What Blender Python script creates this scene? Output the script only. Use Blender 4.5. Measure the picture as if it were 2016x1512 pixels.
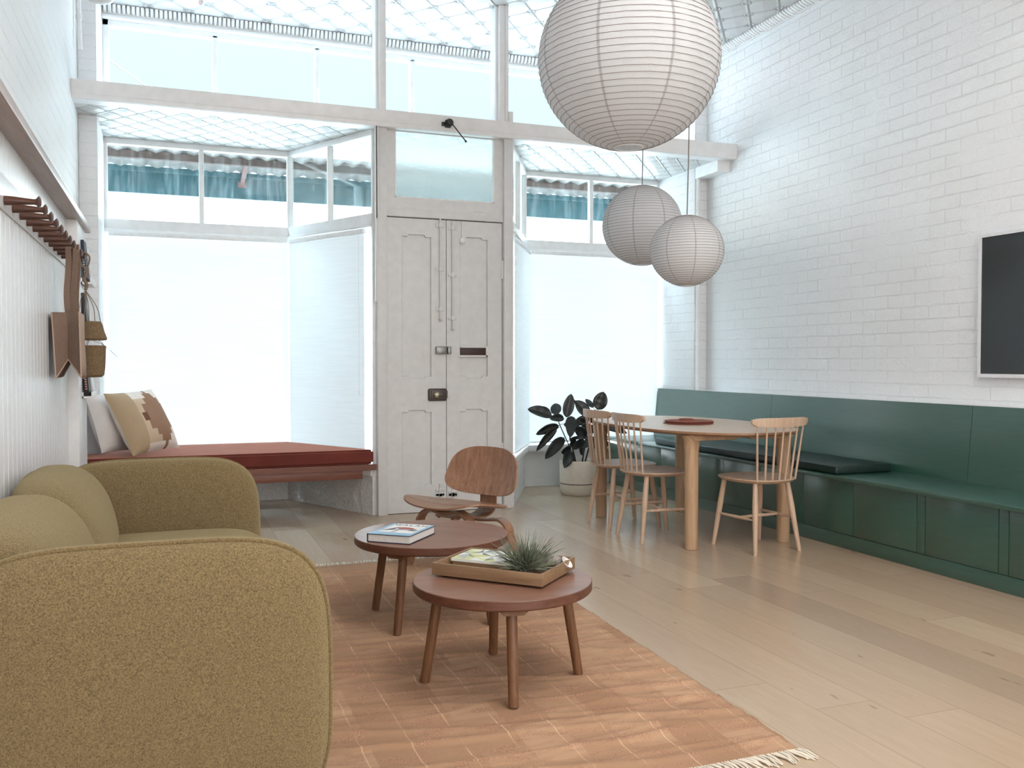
import bpy, bmesh, math, random
from mathutils import Vector, Matrix, noise
random.seed(7)
for o in list(bpy.data.objects): bpy.data.objects.remove(o)
SC = bpy.context.scene; COL = SC.collection
PI = math.pi

# ------------------------------------------------------------------ camera
cam = bpy.data.cameras.new('camera'); camo = bpy.data.objects.new('camera', cam); COL.objects.link(camo)
F = 1782.0
cam.sensor_width = 36; cam.lens = F/2016*36; cam.clip_start = .05; cam.clip_end = 400
camo.location = (0, 0, 1.17)
camo.rotation_euler = (PI/2-math.radians(1.4144), 0, -math.radians(20.5996))
SC.camera = camo
# ------------------------------------------------------------------ light
SC.view_settings.view_transform = 'Standard'; SC.view_settings.look = 'None'
SC.view_settings.gamma = 1; SC.view_settings.use_curve_mapping = False
SC.view_settings.exposure = 0.70
SKY, SUN, REAR_FILL, CEILING_FILL = 26.0, 5.0, 108.0, 62.0
W = bpy.data.worlds.new('sky'); SC.world = W; W.use_nodes = True
nt = W.node_tree; bg = nt.nodes['Background']
tc = nt.nodes.new('ShaderNodeTexCoord'); sp = nt.nodes.new('ShaderNodeSeparateXYZ')
nt.links.new(tc.outputs['Generated'], sp.inputs[0])
rp = nt.nodes.new('ShaderNodeValToRGB'); nt.links.new(sp.outputs['Z'], rp.inputs[0])
e = rp.color_ramp.elements
e[0].position = 0.10; e[0].color = (.95, .97, .98, 1)
e[1].position = 0.85; e[1].color = (.60, .80, 1.0, 1)
m_ = rp.color_ramp.elements.new(.24); m_.color = (.72, .93, 1.0, 1)
m_ = rp.color_ramp.elements.new(.40); m_.color = (.74, .92, 1.0, 1)
# hazy bright horizon, clear pale sky above it, brighter sky overhead
br = nt.nodes.new('ShaderNodeValToRGB'); nt.links.new(sp.outputs['Z'], br.inputs[0]); q = br.color_ramp.elements
q[0].position = 0.0; q[0].color = (.22, .22, .22, 1); q[1].position = 1.0; q[1].color = (1, 1, 1, 1)
for p_, v_ in ((.13, .17), (.19, .05), (.24, .028), (.36, .029), (.52, .74)):
    z_ = q.new(p_); z_.color = (v_, v_, v_, 1)
mr = nt.nodes.new('ShaderNodeMath'); mr.operation = 'MULTIPLY'; mr.inputs[1].default_value = SKY; nt.links.new(br.outputs[0], mr.inputs[0])
nt.links.new(rp.outputs[0], bg.inputs[0]); nt.links.new(mr.outputs[0], bg.inputs[1])
def light(name, kind, loc, rot, energy, color=(1, 1, 1), size=None, size_y=None, angle=None):
    l = bpy.data.lights.new(name, kind); l.energy = energy; l.color = color
    if size: l.shape = 'RECTANGLE'; l.size = size; l.size_y = size_y
    if angle: l.angle = angle
    o = bpy.data.objects.new(name, l); COL.objects.link(o); o.location = loc; o.rotation_euler = rot; return o
# sun comes over the roof from behind the building and lights the street and the facade opposite
light('sun', 'SUN', (0, -5, 12), (math.radians(48), 0, math.radians(14)), SUN, (1, .96, .9), angle=math.radians(1.5))
# added fill lamp at the unseen rear end, behind the camera
light('rear_fill', 'AREA', (2.0, -2.9, 2.1), (PI/2, 0, 0), REAR_FILL, (1.0, .985, .97), 4.4, 3.0)

# added fill lamp under the closed tin ceiling, above the top of the frame
light('ceiling_fill', 'AREA', (2.1, 1.4, 3.935), (0, 0, 0), CEILING_FILL, (1.0, .985, .97), 2.0, 2.6)

# ------------------------------------------------------------------ material helpers
def srgb(r, g, b):
    f = lambda c: (c/255/12.92) if c/255 <= .04045 else ((c/255+.055)/1.055)**2.4
    return (f(r), f(g), f(b), 1)
class NT:
    def __init__(s, name):
        s.m = bpy.data.materials.new(name); s.m.use_nodes = True; s.t = s.m.node_tree
        s.b = s.t.nodes['Principled BSDF']; s.out = s.t.nodes['Material Output']
    def n(s, t, **k):
        x = s.t.nodes.new(t)
        for a, v in k.items():
            if a.startswith('i_'): x.inputs[int(a[2:])].default_value = v
            else: setattr(x, a, v)
        return x
    def l(s, a, b): s.t.links.new(a, b)
    def math(s, op, a, b=None, c=None):
        x = s.n('ShaderNodeMath', operation=op)
        for i, v in enumerate((a, b, c)):
            if v is None: continue
            if isinstance(v, (int, float)): x.inputs[i].default_value = v
            else: s.l(v, x.inputs[i])
        return x.outputs[0]
    def obj(s): return s.n('ShaderNodeTexCoord').outputs['Object']
    def map(s, vec, scale=(1, 1, 1), loc=(0, 0, 0), rot=(0, 0, 0)):
        x = s.n('ShaderNodeMapping'); s.l(vec, x.inputs[0])
        x.inputs[1].default_value = loc; x.inputs[2].default_value = rot; x.inputs[3].default_value = scale
        return x.outputs[0]
    def noise(s, vec, scale, detail=3, rough=.5, dist=0):
        x = s.n('ShaderNodeTexNoise'); s.l(vec, x.inputs['Vector'])
        x.inputs['Scale'].default_value = scale; x.inputs['Detail'].default_value = detail
        x.inputs['Roughness'].default_value = rough; x.inputs['Distortion'].default_value = dist
        return x.outputs['Fac']
    def ramp(s, fac, stops):
        x = s.n('ShaderNodeValToRGB'); s.l(fac, x.inputs[0]); e = x.color_ramp.elements
        for i, (p, c) in enumerate(stops):
            if i < 2: e[i].position = p; e[i].color = c
            else: q = e.new(p); q.color = c
        return x.outputs[0]
    def mix(s, f, a, b, t='MIX'):
        x = s.n('ShaderNodeMix', data_type='RGBA', blend_type=t)
        for i, v in ((0, f), (6, a), (7, b)):
            if isinstance(v, (int, float, tuple)): x.inputs[i].default_value = v
            else: s.l(v, x.inputs[i])
        return x.outputs[2]
    def bump(s, h, strength=.3, dist=.01, normal=None):
        x = s.n('ShaderNodeBump'); s.l(h, x.inputs['Height'])
        x.inputs['Strength'].default_value = strength; x.inputs['Distance'].default_value = dist
        if normal: s.l(normal, x.inputs['Normal'])
        s.l(x.outputs[0], s.b.inputs['Normal']); return x.outputs[0]
    def col(s, c):
        if isinstance(c, tuple): s.b.inputs['Base Color'].default_value = c
        else: s.l(c, s.b.inputs['Base Color'])
    def rough(s, r): s.b.inputs['Roughness'].default_value = r
MATS = {}
def plain(name, c, rough=.5, metal=0, noise_amt=.04, bump=.0, scale=30, spec=None):
    if name in MATS: return MATS[name]
    k = NT(name); v = k.obj(); n = k.noise(v, scale, 4)
    lo = tuple(x*(1-noise_amt) for x in c[:3])+(1,); hi = tuple(min(1, x*(1+noise_amt)) for x in c[:3])+(1,)
    k.col(k.ramp(n, [(.3, lo), (.7, hi)])); k.rough(rough); k.b.inputs['Metallic'].default_value = metal
    if spec is not None: k.b.inputs['Specular IOR Level'].default_value = spec
    if bump: k.bump(n, .4, bump)
    MATS[name] = k.m; return k.m

white_paint = plain('white_paint', srgb(236, 236, 236), .38, bump=.0015, scale=14)
door_paint = plain('door_paint', srgb(221, 220, 219), .42, bump=.0015, scale=18)
bright_paint = plain('bright_paint', srgb(238, 238, 238), .35)
back_paint = plain('back_paint', srgb(232, 230, 226), .6)

def brick(name, ax):   # ax: which axis runs along the wall ('X' or 'Y')
    k = NT(name); v = k.obj(); s = k.n('ShaderNodeSeparateXYZ'); k.l(v, s.inputs[0])
    c = k.n('ShaderNodeCombineXYZ'); k.l(s.outputs[ax], c.inputs[0]); k.l(s.outputs['Z'], c.inputs[1])
    wob = k.n('ShaderNodeTexNoise'); k.l(v, wob.inputs['Vector']); wob.inputs['Scale'].default_value = 9; wob.inputs['Detail'].default_value = 3
    vm = k.n('ShaderNodeVectorMath', operation='MULTIPLY_ADD'); k.l(wob.outputs['Color'], vm.inputs[0])
    vm.inputs[1].default_value = (.012, .012, 0); k.l(c.outputs[0], vm.inputs[2])
    br = k.n('ShaderNodeTexBrick'); k.l(vm.outputs[0], br.inputs['Vector'])
    br.offset = .5; br.inputs['Scale'].default_value = 1; br.inputs['Mortar Size'].default_value = .0042
    br.inputs['Mortar Smooth'].default_value = .35; br.inputs['Brick Width'].default_value = .24; br.inputs['Row Height'].default_value = .0855
    br.inputs['Color1'].default_value = (0, 0, 0, 1); br.inputs['Color2'].default_value = (1, 1, 1, 1); br.inputs['Mortar'].default_value = (.5, .5, .5, 1)
    big = k.noise(v, 14, 5, .65); fine = k.noise(v, 70, 3, .6)
    fade = k.ramp(k.noise(v, 3.1, 3), [(.38, (.12, .12, .12, 1)), (.66, (1, 1, 1, 1))])
    mort = k.math('MULTIPLY', br.outputs['Fac'], fade)
    h = k.math('SUBTRACT', k.math('ADD', k.math('MULTIPLY', big, .9), k.math('MULTIPLY', fine, .35)), mort)
    h = k.math('ADD', h, k.math('MULTIPLY', br.outputs['Color'], .25))
    k.bump(h, .9, .010)
    k.col(k.mix(k.noise(v, 2.3, 3), srgb(240, 241, 242), srgb(230, 231, 232))); k.rough(.42); return k.m
brick_y = brick('white_painted_brick_side', 'Y'); brick_x = brick('white_painted_brick_front', 'X')
k = NT('white_rough_render'); v = k.obj(); h = k.math('ADD', k.noise(v, 9, 5, .6), k.math('MULTIPLY', k.noise(v, 30, 4), .4))
k.bump(h, .9, .03); k.col(srgb(226, 225, 222)); k.rough(.5); render_wall = k.m

def pressed_tin(name, sc, strength):
    k = NT(name); v = k.obj(); s = k.n('ShaderNodeSeparateXYZ'); k.l(v, s.inputs[0])
    x, y = s.outputs['X'], s.outputs['Y']
    u = k.math('MULTIPLY', k.math('ADD', x, k.math('MULTIPLY', y, .8)), 1/sc)
    w = k.math('MULTIPLY', k.math('SUBTRACT', x, k.math('MULTIPLY', y, .8)), 1/sc)
    def tri(q): return k.math('ABSOLUTE', k.math('SUBTRACT', k.math('FRACT', q), .5))   # .5 on the lattice line
    tu, tw = tri(u), tri(w)
    line = k.math('MAXIMUM', k.math('SMOOTH_MIN', k.math('SUBTRACT', tu, .43), .05, .01), k.math('SUBTRACT', tw, .43))
    line = k.math('MULTIPLY', k.math('MAXIMUM', line, 0), 12)
    # flower at the lattice crossings
    r2 = k.math('ADD', k.math('POWER', k.math('SUBTRACT', .5, tu), 2), k.math('POWER', k.math('SUBTRACT', .5, tw), 2))
    r = k.math('SQRT', r2)
    ring = k.math('MULTIPLY', k.math('SINE', k.math('MULTIPLY', r, 62)), k.math('LESS_THAN', r, .2))
    fl = k.math('MULTIPLY', k.noise(v, 34, 2), k.math('LESS_THAN', r, .22))
    # soft pillow in the panel centre
    cen = k.math('MULTIPLY', k.math('ADD', tu, tw), -.8)
    h = k.math('ADD', k.math('ADD', line, cen), k.math('ADD', k.math('MULTIPLY', ring, .35), fl))
    k.bump(h, strength, .02); k.col(srgb(206, 204, 202)); k.rough(.4); return k.m
tin_ceiling = pressed_tin('pressed_tin_ceiling', .30, 1.0)
tin_soffit = pressed_tin('pressed_tin_soffit', .20, .9)

def wood(name, c1, c2, c3=None, axis='X', sc=1.0, rough=.42, stretch=14, bump=.0006):
    k = NT(name); v = k.obj(); s = [stretch*sc]*3; s['XYZ'.index(axis)] = 1.1*sc
    mv = k.map(v, tuple(s)); n1 = k.noise(mv, 2.2, 6, .62, .8); 
    s2 = [c*5 for c in s]; n2 = k.noise(k.map(v, tuple(s2)), 3, 3, .6)
    n = k.math('ADD', k.math('MULTIPLY', n1, .8), k.math('MULTIPLY', n2, .2))
    st = [(.32, c1), (.62, c2)]
    if c3: st.append((.5, c3))
    k.col(k.ramp(n, st)); k.rough(rough); k.bump(n2, .3, bump); return k.m
walnut = wood('walnut_veneer', srgb(120, 82, 59), srgb(164, 124, 98), axis='Z', sc=1.2, rough=.38)
walnut_x = wood('walnut_horizontal', srgb(124, 86, 64), srgb(162, 124, 99), axis='X', sc=1.2, rough=.34)
table_top_wood = wood('stained_oak_top', srgb(118, 82, 66), srgb(144, 106, 88), axis='X', sc=1.0, rough=.32)
edge_shade_wood = wood('stained_oak_edge_shade', srgb(84, 50, 38), srgb(110, 70, 54), axis='X', sc=1.5, rough=.4)  # table rim: same timber darkened, edge shade put into the colour
dark_leg = wood('stained_oak_leg', srgb(96, 62, 40), srgb(126, 88, 60), axis='Z', sc=1.5, rough=.4)
oak = wood('pale_oak', srgb(182, 150, 126), srgb(204, 176, 152), axis='Z', sc=1.3, rough=.4)
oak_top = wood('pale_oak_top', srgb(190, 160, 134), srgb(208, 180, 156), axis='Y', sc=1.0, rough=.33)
oak_edge_shade = wood('oak_edge_shade', srgb(140, 104, 76), srgb(164, 126, 96), axis='Y', sc=1.3, rough=.42)  # darker oak for rim and underside, their shade put into the colour
oak_leg = wood('oak_leg', srgb(166, 132, 100), srgb(188, 156, 124), axis='Z', sc=1.3, rough=.42)
peg_wood = wood('peg_walnut', srgb(62, 38, 30), srgb(98, 64, 50), axis='X', sc=3, rough=.4)
rail_wood = wood('bench_rail_timber', srgb(96, 54, 40), srgb(128, 78, 60), axis='X', sc=1.2, rough=.45)
cap_wood = wood('cap_rail_timber', srgb(150, 126, 116), srgb(176, 152, 140), axis='Y', sc=1.2, rough=.4)
tray_wood = wood('tray_timber', srgb(122, 94, 68), srgb(146, 116, 88), axis='X', sc=1.5, rough=.5)
verandah_timber = wood('verandah_timber', srgb(60, 44, 38), srgb(88, 68, 60), axis='X', sc=1, rough=.7)

# floor boards: each plank its own tone
k = NT('oak_floor_boards'); v = k.obj(); s = k.n('ShaderNodeSeparateXYZ'); k.l(v, s.inputs[0])
px_, py_ = s.outputs['X'], s.outputs['Y']
PW, PL = .23, 2.1
row = k.math('FLOOR', k.math('DIVIDE', k.math('SUBTRACT', px_, .18), PW))
off = k.math('FRACT', k.math('MULTIPLY', k.math('SINE', k.math('MULTIPLY', row, 12.99)), 437.58))
yy = k.math('ADD', k.math('DIVIDE', py_, PL), off)
colm = k.math('FLOOR', yy)
cmb = k.n('ShaderNodeCombineXYZ'); k.l(row, cmb.inputs[0]); k.l(colm, cmb.inputs[1])
wn = k.n('ShaderNodeTexWhiteNoise', noise_dimensions='3D'); k.l(cmb.outputs[0], wn.inputs['Vector'])
base = k.ramp(wn.outputs['Value'], [(0, srgb(156, 134, 112)), (.3, srgb(194, 172, 143)), (.5, srgb(175, 149, 123)), (.7, srgb(186, 163, 136)), (.85, srgb(166, 138, 116)), (1, srgb(206, 186, 157))])
sh = k.n('ShaderNodeVectorMath', operation='MULTIPLY_ADD'); k.l(wn.outputs['Color'], sh.inputs[0]); sh.inputs[1].default_value = (9, 9, 9); k.l(v, sh.inputs[2])
g1 = k.noise(k.map(sh.outputs[0], (11, .9, 1)), 2.2, 7, .62, 1.2); g2 = k.noise(k.map(sh.outputs[0], (70, 3, 1)), 3, 4, .6)
knot = k.noise(k.map(sh.outputs[0], (5, 1.9, 1)), 2.4, 2, .5)
c = k.mix(k.math('MULTIPLY', g1, .55), base, srgb(150, 120, 96))
c = k.mix(k.math('MULTIPLY', g2, .22), c, srgb(226, 208, 186))
kn = k.ramp(knot, [(.735, (0, 0, 0, 1)), (.76, (1, 1, 1, 1))])
c = k.mix(k.math('MULTIPLY', kn, .45), c, srgb(112, 84, 64))
ex = k.math('ABSOLUTE', k.math('SUBTRACT', k.math('FRACT', k.math('DIVIDE', k.math('SUBTRACT', px_, .18), PW)), .5))
ey = k.math('ABSOLUTE', k.math('SUBTRACT', k.math('FRACT', yy), .5))
gap = k.math('MAXIMUM', k.math('GREATER_THAN', ex, .4945), k.math('GREATER_THAN', ey, .4994))
c = k.mix(k.math('MULTIPLY', gap, .5), c, srgb(110, 84, 66))
k.col(c); k.b.inputs['Roughness'].default_value = .27; k.b.inputs['Specular IOR Level'].default_value = .75
h = k.math('SUBTRACT', k.math('MULTIPLY', g2, .25), gap); k.bump(h, .35, .0012); floor_mat = k.m

# boucle sofa cloth
def boucle(name, c1, c2):
    k = NT(name); v = k.obj(); n = k.noise(v, 260, 3, .7, .5); n2 = k.noise(v, 60, 3, .6)
    k.col(k.ramp(n, [(.36, c1), (.64, c2)])); k.rough(.95)
    k.b.inputs['Sheen Weight'].default_value = .6; k.b.inputs['Sheen Roughness'].default_value = .5
    k.b.inputs['Sheen Tint'].default_value = srgb(220, 205, 160)
    k.bump(k.math('ADD', n, k.math('MULTIPLY', n2, .5)), .9, .004); return k.m
sofa_cloth = boucle('olive_boucle', srgb(92, 75, 49), srgb(148, 127, 88))
piping_cloth = boucle('olive_piping', srgb(96, 78, 50), srgb(142, 120, 80))
k = NT('rust_velvet'); v = k.obj(); k.col(k.ramp(k.noise(v, 5, 4), [(.3, srgb(96, 34, 22)), (.7, srgb(114, 46, 32))])); k.rough(.8)
k.b.inputs['Sheen Weight'].default_value = .7; k.b.inputs['Sheen Roughness'].default_value = .35; k.b.inputs['Sheen Tint'].default_value = srgb(235, 170, 145)
k.bump(k.noise(v, 7, 3), .3, .01); rust_velvet = k.m
k = NT('dark_green_leather'); v = k.obj(); k.col(k.ramp(k.noise(v, 8, 3), [(.3, srgb(14, 34, 30)), (.7, srgb(20, 44, 38))])); k.rough(.4); k.bump(k.noise(v, 40, 3), .2, .003); green_leather = k.m
k = NT('green_satin_paint'); v = k.obj(); k.col(k.ramp(k.noise(k.map(v, (2, 2, 20)), 3, 4), [(.3, srgb(40, 78, 65)), (.7, srgb(46, 86, 73))])); k.rough(.30); k.b.inputs['Coat Weight'].default_value = .5; k.b.inputs['Coat Roughness'].default_value = .28; k.b.inputs['Specular IOR Level'].default_value = .8; k.bump(k.noise(v, 60, 2), .08, .001); green = k.m
green_edge = plain('green_edge_gap', srgb(20, 36, 30), .6)

# rug: flat weave patches, stitched columns
k = NT('terracotta_flatweave'); v = k.obj(); s = k.n('ShaderNodeSeparateXYZ'); k.l(v, s.inputs[0])
cx_ = k.math('DIVIDE', s.outputs['X'], .15); rr = k.math('FLOOR', cx_)
ry = k.math('ADD', k.math('DIVIDE', s.outputs['Y'], .26), k.math('FRACT', k.math('MULTIPLY', rr, .5)))
cmb = k.n('ShaderNodeCombineXYZ'); k.l(rr, cmb.inputs[0]); k.l(k.math('FLOOR', ry), cmb.inputs[1])
wn = k.n('ShaderNodeTexWhiteNoise', noise_dimensions='3D'); k.l(cmb.outputs[0], wn.inputs['Vector'])
base = k.ramp(wn.outputs['Value'], [(0, srgb(160, 123, 94)), (.5, srgb(172, 135, 105)), (1, srgb(184, 148, 117))])
speck = k.noise(v, 260, 2, .7); patch = k.ramp(k.noise(k.map(v, (3, 9, 1)), 2.4, 4, .6), [(.45, (0, 0, 0, 1)), (.6, (1, 1, 1, 1))])
spk = k.ramp(speck, [(.42, srgb(126, 82, 60)), (.6, srgb(194, 152, 124))])
c = k.mix(k.math('MULTIPLY', patch, .6), base, spk)
st = k.math('ABSOLUTE', k.math('SUBTRACT', k.math('FRACT', k.math('ADD', cx_, .18)), .5))
stl = k.math('MULTIPLY', k.math('GREATER_THAN', st, .486), k.ramp(k.noise(v, 5, 2), [(.4, (.1, .1, .1, 1)), (.6, (1, 1, 1, 1))]))
c = k.mix(k.math('MULTIPLY', stl, .6), c, srgb(222, 184, 152))
edge = k.math('ABSOLUTE', k.math('SUBTRACT', k.math('FRACT', ry), .5))
k.col(c); k.rough(.95); k.bump(k.math('ADD', k.math('MULTIPLY', speck, .6), k.math('MULTIPLY', k.noise(v, 30, 3), .8)), .5, .003); rug_mat = k.m
fringe_mat = plain('cotton_fringe', srgb(222, 212, 196), .9)

# glass, blinds, paper
def pane(name, tint=(1, 1, 1, 1), dirt=.03):
    k = NT(name); t = k.n('ShaderNodeBsdfTransparent'); t.inputs[0].default_value = tint
    g = k.n('ShaderNodeBsdfGlossy'); g.inputs['Roughness'].default_value = .03
    fr = k.n('ShaderNodeFresnel'); fr.inputs[0].default_value = 1.45
    mx = k.n('ShaderNodeMixShader'); k.l(k.math('MULTIPLY', fr.outputs[0], .25), mx.inputs[0]); k.l(t.outputs[0], mx.inputs[1]); k.l(g.outputs[0], mx.inputs[2])
    d = k.n('ShaderNodeBsdfTranslucent'); d.inputs[0].default_value = (.8, .85, .85, 1)
    v = k.obj(); dn = k.math('MULTIPLY', k.ramp(k.noise(k.map(v, (9, 9, 1.2)), 3, 5, .7), [(.45, (0, 0, 0, 1)), (.8, (1, 1, 1, 1))]), dirt*4)
    m2 = k.n('ShaderNodeMixShader'); k.l(k.math('ADD', dn, dirt*.4), m2.inputs[0]); k.l(mx.outputs[0], m2.inputs[1]); k.l(d.outputs[0], m2.inputs[2])
    k.l(m2.outputs[0], k.out.inputs['Surface']); return k.m
glass = pane('window_glass', (.98, 1, 1, 1), .012); dirty_glass = pane('dusty_glass', (.96, .99, .98, 1), .012); sky_glass = pane('clear_glass', (.99, 1, 1, 1), 0)
k = NT('rippled_glass'); v = k.obj()
gl = k.n('ShaderNodeBsdfGlass'); gl.inputs['Color'].default_value = (.74, .78, .77, 1); gl.inputs['Roughness'].default_value = .22; gl.inputs['IOR'].default_value = 1.12
bp = k.n('ShaderNodeBump'); k.l(k.noise(v, 14, 4, .6), bp.inputs['Height']); bp.inputs['Strength'].default_value = .5; bp.inputs['Distance'].default_value = .02; k.l(bp.outputs[0], gl.inputs['Normal'])
tr = k.n('ShaderNodeBsdfTransparent'); tr.inputs[0].default_value = (.95, .98, .97, 1)
mx = k.n('ShaderNodeMixShader'); mx.inputs[0].default_value = .12; k.l(gl.outputs[0], mx.inputs[1]); k.l(tr.outputs[0], mx.inputs[2]); du = k.n('ShaderNodeBsdfTranslucent'); du.inputs[0].default_value = (.5, .52, .5, 1)
m3 = k.n('ShaderNodeMixShader'); m3.inputs[0].default_value = .28; k.l(mx.outputs[0], m3.inputs[1]); k.l(du.outputs[0], m3.inputs[2]); k.l(m3.outputs[0], k.out.inputs['Surface']); rippled = k.m
def sheer(name, dc, tcol, mixf, stripes=None):
    k = NT(name); v = k.obj(); d = k.n('ShaderNodeBsdfDiffuse'); t = k.n('ShaderNodeBsdfTranslucent')
    d.inputs[0].default_value = dc; t.inputs[0].default_value = tcol
    if stripes == 'pleat':
        n = k.noise(k.map(v, (1.3, 1.3, 40)), 2.2, 3, .6)
        cc = k.mix(k.ramp(n, [(.35, (0, 0, 0, 1)), (.65, (1, 1, 1, 1))]), tcol, tuple(x*.80 for x in tcol[:3])+(1,)); k.l(cc, t.inputs[0])
    if stripes == 'paper':
        s = k.n('ShaderNodeSeparateXYZ'); k.l(v, s.inputs[0])
        a = k.math('ARCTAN2', s.outputs['Y'], s.outputs['X'])
        q = k.math('ABSOLUTE', k.math('SUBTRACT', k.math('FRACT', k.math('MULTIPLY', k.math('ADD', a, 7.1), 8/(2*PI))), .5))
        seam = k.math('MULTIPLY', k.math('GREATER_THAN', q, .480), .36)
        n = k.noise(v, 8, 4, .6); f = k.math('ADD', seam, k.math('MULTIPLY', n, .1))
        k.l(k.mix(f, dc, srgb(120, 104, 98)), d.inputs[0]); k.l(k.mix(f, tcol, srgb(110, 92, 86)), t.inputs[0])
        bp = k.n('ShaderNodeBump'); k.l(k.noise(v, 26, 4, .6), bp.inputs['Height']); bp.inputs['Strength'].default_value = .35; bp.inputs['Distance'].default_value = .012
        k.l(bp.outputs[0], d.inputs['Normal'])
    m2 = k.n('ShaderNodeMixShader'); m2.inputs[0].default_value = mixf; k.l(d.outputs[0], m2.inputs[1]); k.l(t.outputs[0], m2.inputs[2]); k.l(m2.outputs[0], k.out.inputs['Surface']); return k.m
blind_cloth = sheer('pleated_blind_cloth', srgb(238, 240, 240), (.93, .95, .955, 1), .20, 'pleat')
paper = sheer('lantern_paper', srgb(234, 234, 235), srgb(240, 240, 241), .40, 'paper')
rib_mat = plain('lantern_rib', srgb(132, 120, 114), .6)

ceramic = plain('cream_ceramic', srgb(228, 219, 204), .38)
pot_gap = plain('pot_gap', srgb(40, 26, 22), .6); soil = plain('soil', srgb(60, 44, 36), .95, bump=.006)
k = NT('rubber_plant_leaf'); v = k.obj(); k.col(k.ramp(k.noise(v, 12, 3), [(.35, srgb(26, 34, 34)), (.7, srgb(48, 50, 46))])); k.rough(.28); leaf_mat = k.m
stem_mat = plain('plant_stem', srgb(46, 38, 34), .6)
k = NT('air_plant_leaf'); v = k.obj(); k.col(k.ramp(k.noise(v, 18, 2), [(.35, srgb(74, 84, 70)), (.7, srgb(146, 150, 128))])); k.rough(.7); air_mat = k.m
chrome = plain('worn_metal', srgb(140, 140, 138), .35, metal=.8); dark_metal = plain('dark_metal', srgb(84, 77, 70), .45, metal=.5)
black = plain('black_metal', srgb(18, 18, 18), .4); brass = plain('worn_brass', srgb(196, 186, 168), .3, metal=.8)
tv_white = plain('television_frame', srgb(226, 226, 228), .35); k = NT('television_screen'); k.col(srgb(46, 49, 50)); k.rough(.22); tv_screen = k.m
cord_mat = plain('grey_cord', srgb(120, 112, 106), .6)
canvas = plain('canvas_bag', srgb(128, 106, 92), .9, noise_amt=.08, bump=.002, scale=120)
canvas_light = plain('canvas_light', srgb(186, 160, 142), .9, bump=.002, scale=120)
straw = plain('woven_straw', srgb(124, 102, 74), .9, noise_amt=.2, bump=.003, scale=90); twine = plain('jute_twine', srgb(132, 112, 92), .9)
page = plain('book_pages', srgb(214, 210, 206), .8, noise_amt=.06, scale=80); navy = plain('navy_cover', srgb(24, 34, 62), .5)
book_white = plain('white_cover', srgb(236, 234, 232), .5); book_black = plain('black_cover', srgb(26, 20, 22), .5); pink = plain('pink_print', srgb(206, 150, 140), .5)
sky_blue = plain('pale_blue_cover', srgb(150, 190, 214), .45); gal_red = plain('dusty_red_print', srgb(178, 84, 84), .5); ink = plain('dark_print', srgb(60, 66, 74), .5); grey_print = plain('grey_print', srgb(168, 172, 176), .5)
placemat_mat = plain('terracotta_placemat', srgb(146, 84, 68), .85, noise_amt=.12, bump=.003, scale=110)
linen = plain('white_linen', srgb(222, 214, 208), .9, bump=.003, scale=16)
k_tan = plain('kilim_khaki', srgb(184, 158, 126), .9, bump=.001, scale=140); k_lt = plain('kilim_sand', srgb(208, 180, 152), .9, bump=.001, scale=140)
k_brown = plain('kilim_brown', srgb(156, 118, 92), .9, noise_amt=.1, bump=.001, scale=140); k_dk = plain('kilim_dark_brown', srgb(118, 80, 58), .9, bump=.001, scale=140); k_cream = plain('kilim_cream', srgb(232, 218, 204), .9, bump=.001, scale=140)
shell = plain('shell_grey', srgb(150, 140, 132), .5, noise_amt=.2, scale=60); pearl = plain('shell_pearl', srgb(230, 226, 224), .2); driftwood = plain('driftwood', srgb(96, 74, 60), .9, noise_amt=.2, bump=.006, scale=40)
teal = plain('teal_fascia', srgb(22, 72, 80), .6, noise_amt=.22, scale=6); tealgrey = plain('teal_lip', srgb(72, 98, 98), .6)
k = NT('corrugated_iron'); k.col(k.ramp(k.noise(k.obj(), 5, 4), [(.3, srgb(104, 98, 95)), (.7, srgb(146, 142, 139))])); k.rough(.5); iron = k.m
rust_steel = plain('rusty_steel', srgb(120, 92, 88), .7, noise_amt=.15, bump=.002)
paving = plain('street_paving', srgb(142, 139, 135), .9); facade = plain('street_facade', srgb(236, 232, 228), .9); sign_orange = plain('faded_orange_sign', srgb(238, 200, 170), .8); sign_blue = plain('faded_blue_sign', srgb(180, 200, 214), .8)

# ------------------------------------------------------------------ mesh helpers
def finish(bm, name, mats, parent=None, smooth=True, angle=35):
    bmesh.ops.recalc_face_normals(bm, faces=bm.faces)
    me = bpy.data.meshes.new(name); bm.to_mesh(me); bm.free()
    if not isinstance(mats, (list, tuple)): mats = [mats]
    for m in mats: me.materials.append(m)
    if smooth:
        for p in me.polygons: p.use_smooth = True
        me.set_sharp_from_angle(angle=math.radians(angle))
    o = bpy.data.objects.new(name, me); COL.objects.link(o)
    if parent: o.parent = parent
    return o
def B(): return bmesh.new()
def add_box(bm, lo, hi, bev=0, mat=0, M=None, seg=2):
    lo = Vector(lo); hi = Vector(hi); c = (lo+hi)/2; d = hi-lo
    T = Matrix.Translation(c) @ Matrix.Diagonal((abs(d.x), abs(d.y), abs(d.z), 1))
    if M is not None: T = M @ T
    r = bmesh.ops.create_cube(bm, size=1, matrix=T); vs = r['verts']
    fs = set(f for v in vs for f in v.link_faces)
    if bev:
        es = list(set(e for v in vs for e in v.link_edges))
        rr = bmesh.ops.bevel(bm, geom=es, offset=bev, segments=seg, affect='EDGES', profile=.5)
        fs = set(rr['faces']) | set(f for f in fs if f.is_valid)
    for f in fs:
        if f.is_valid: f.material_index = mat
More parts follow.
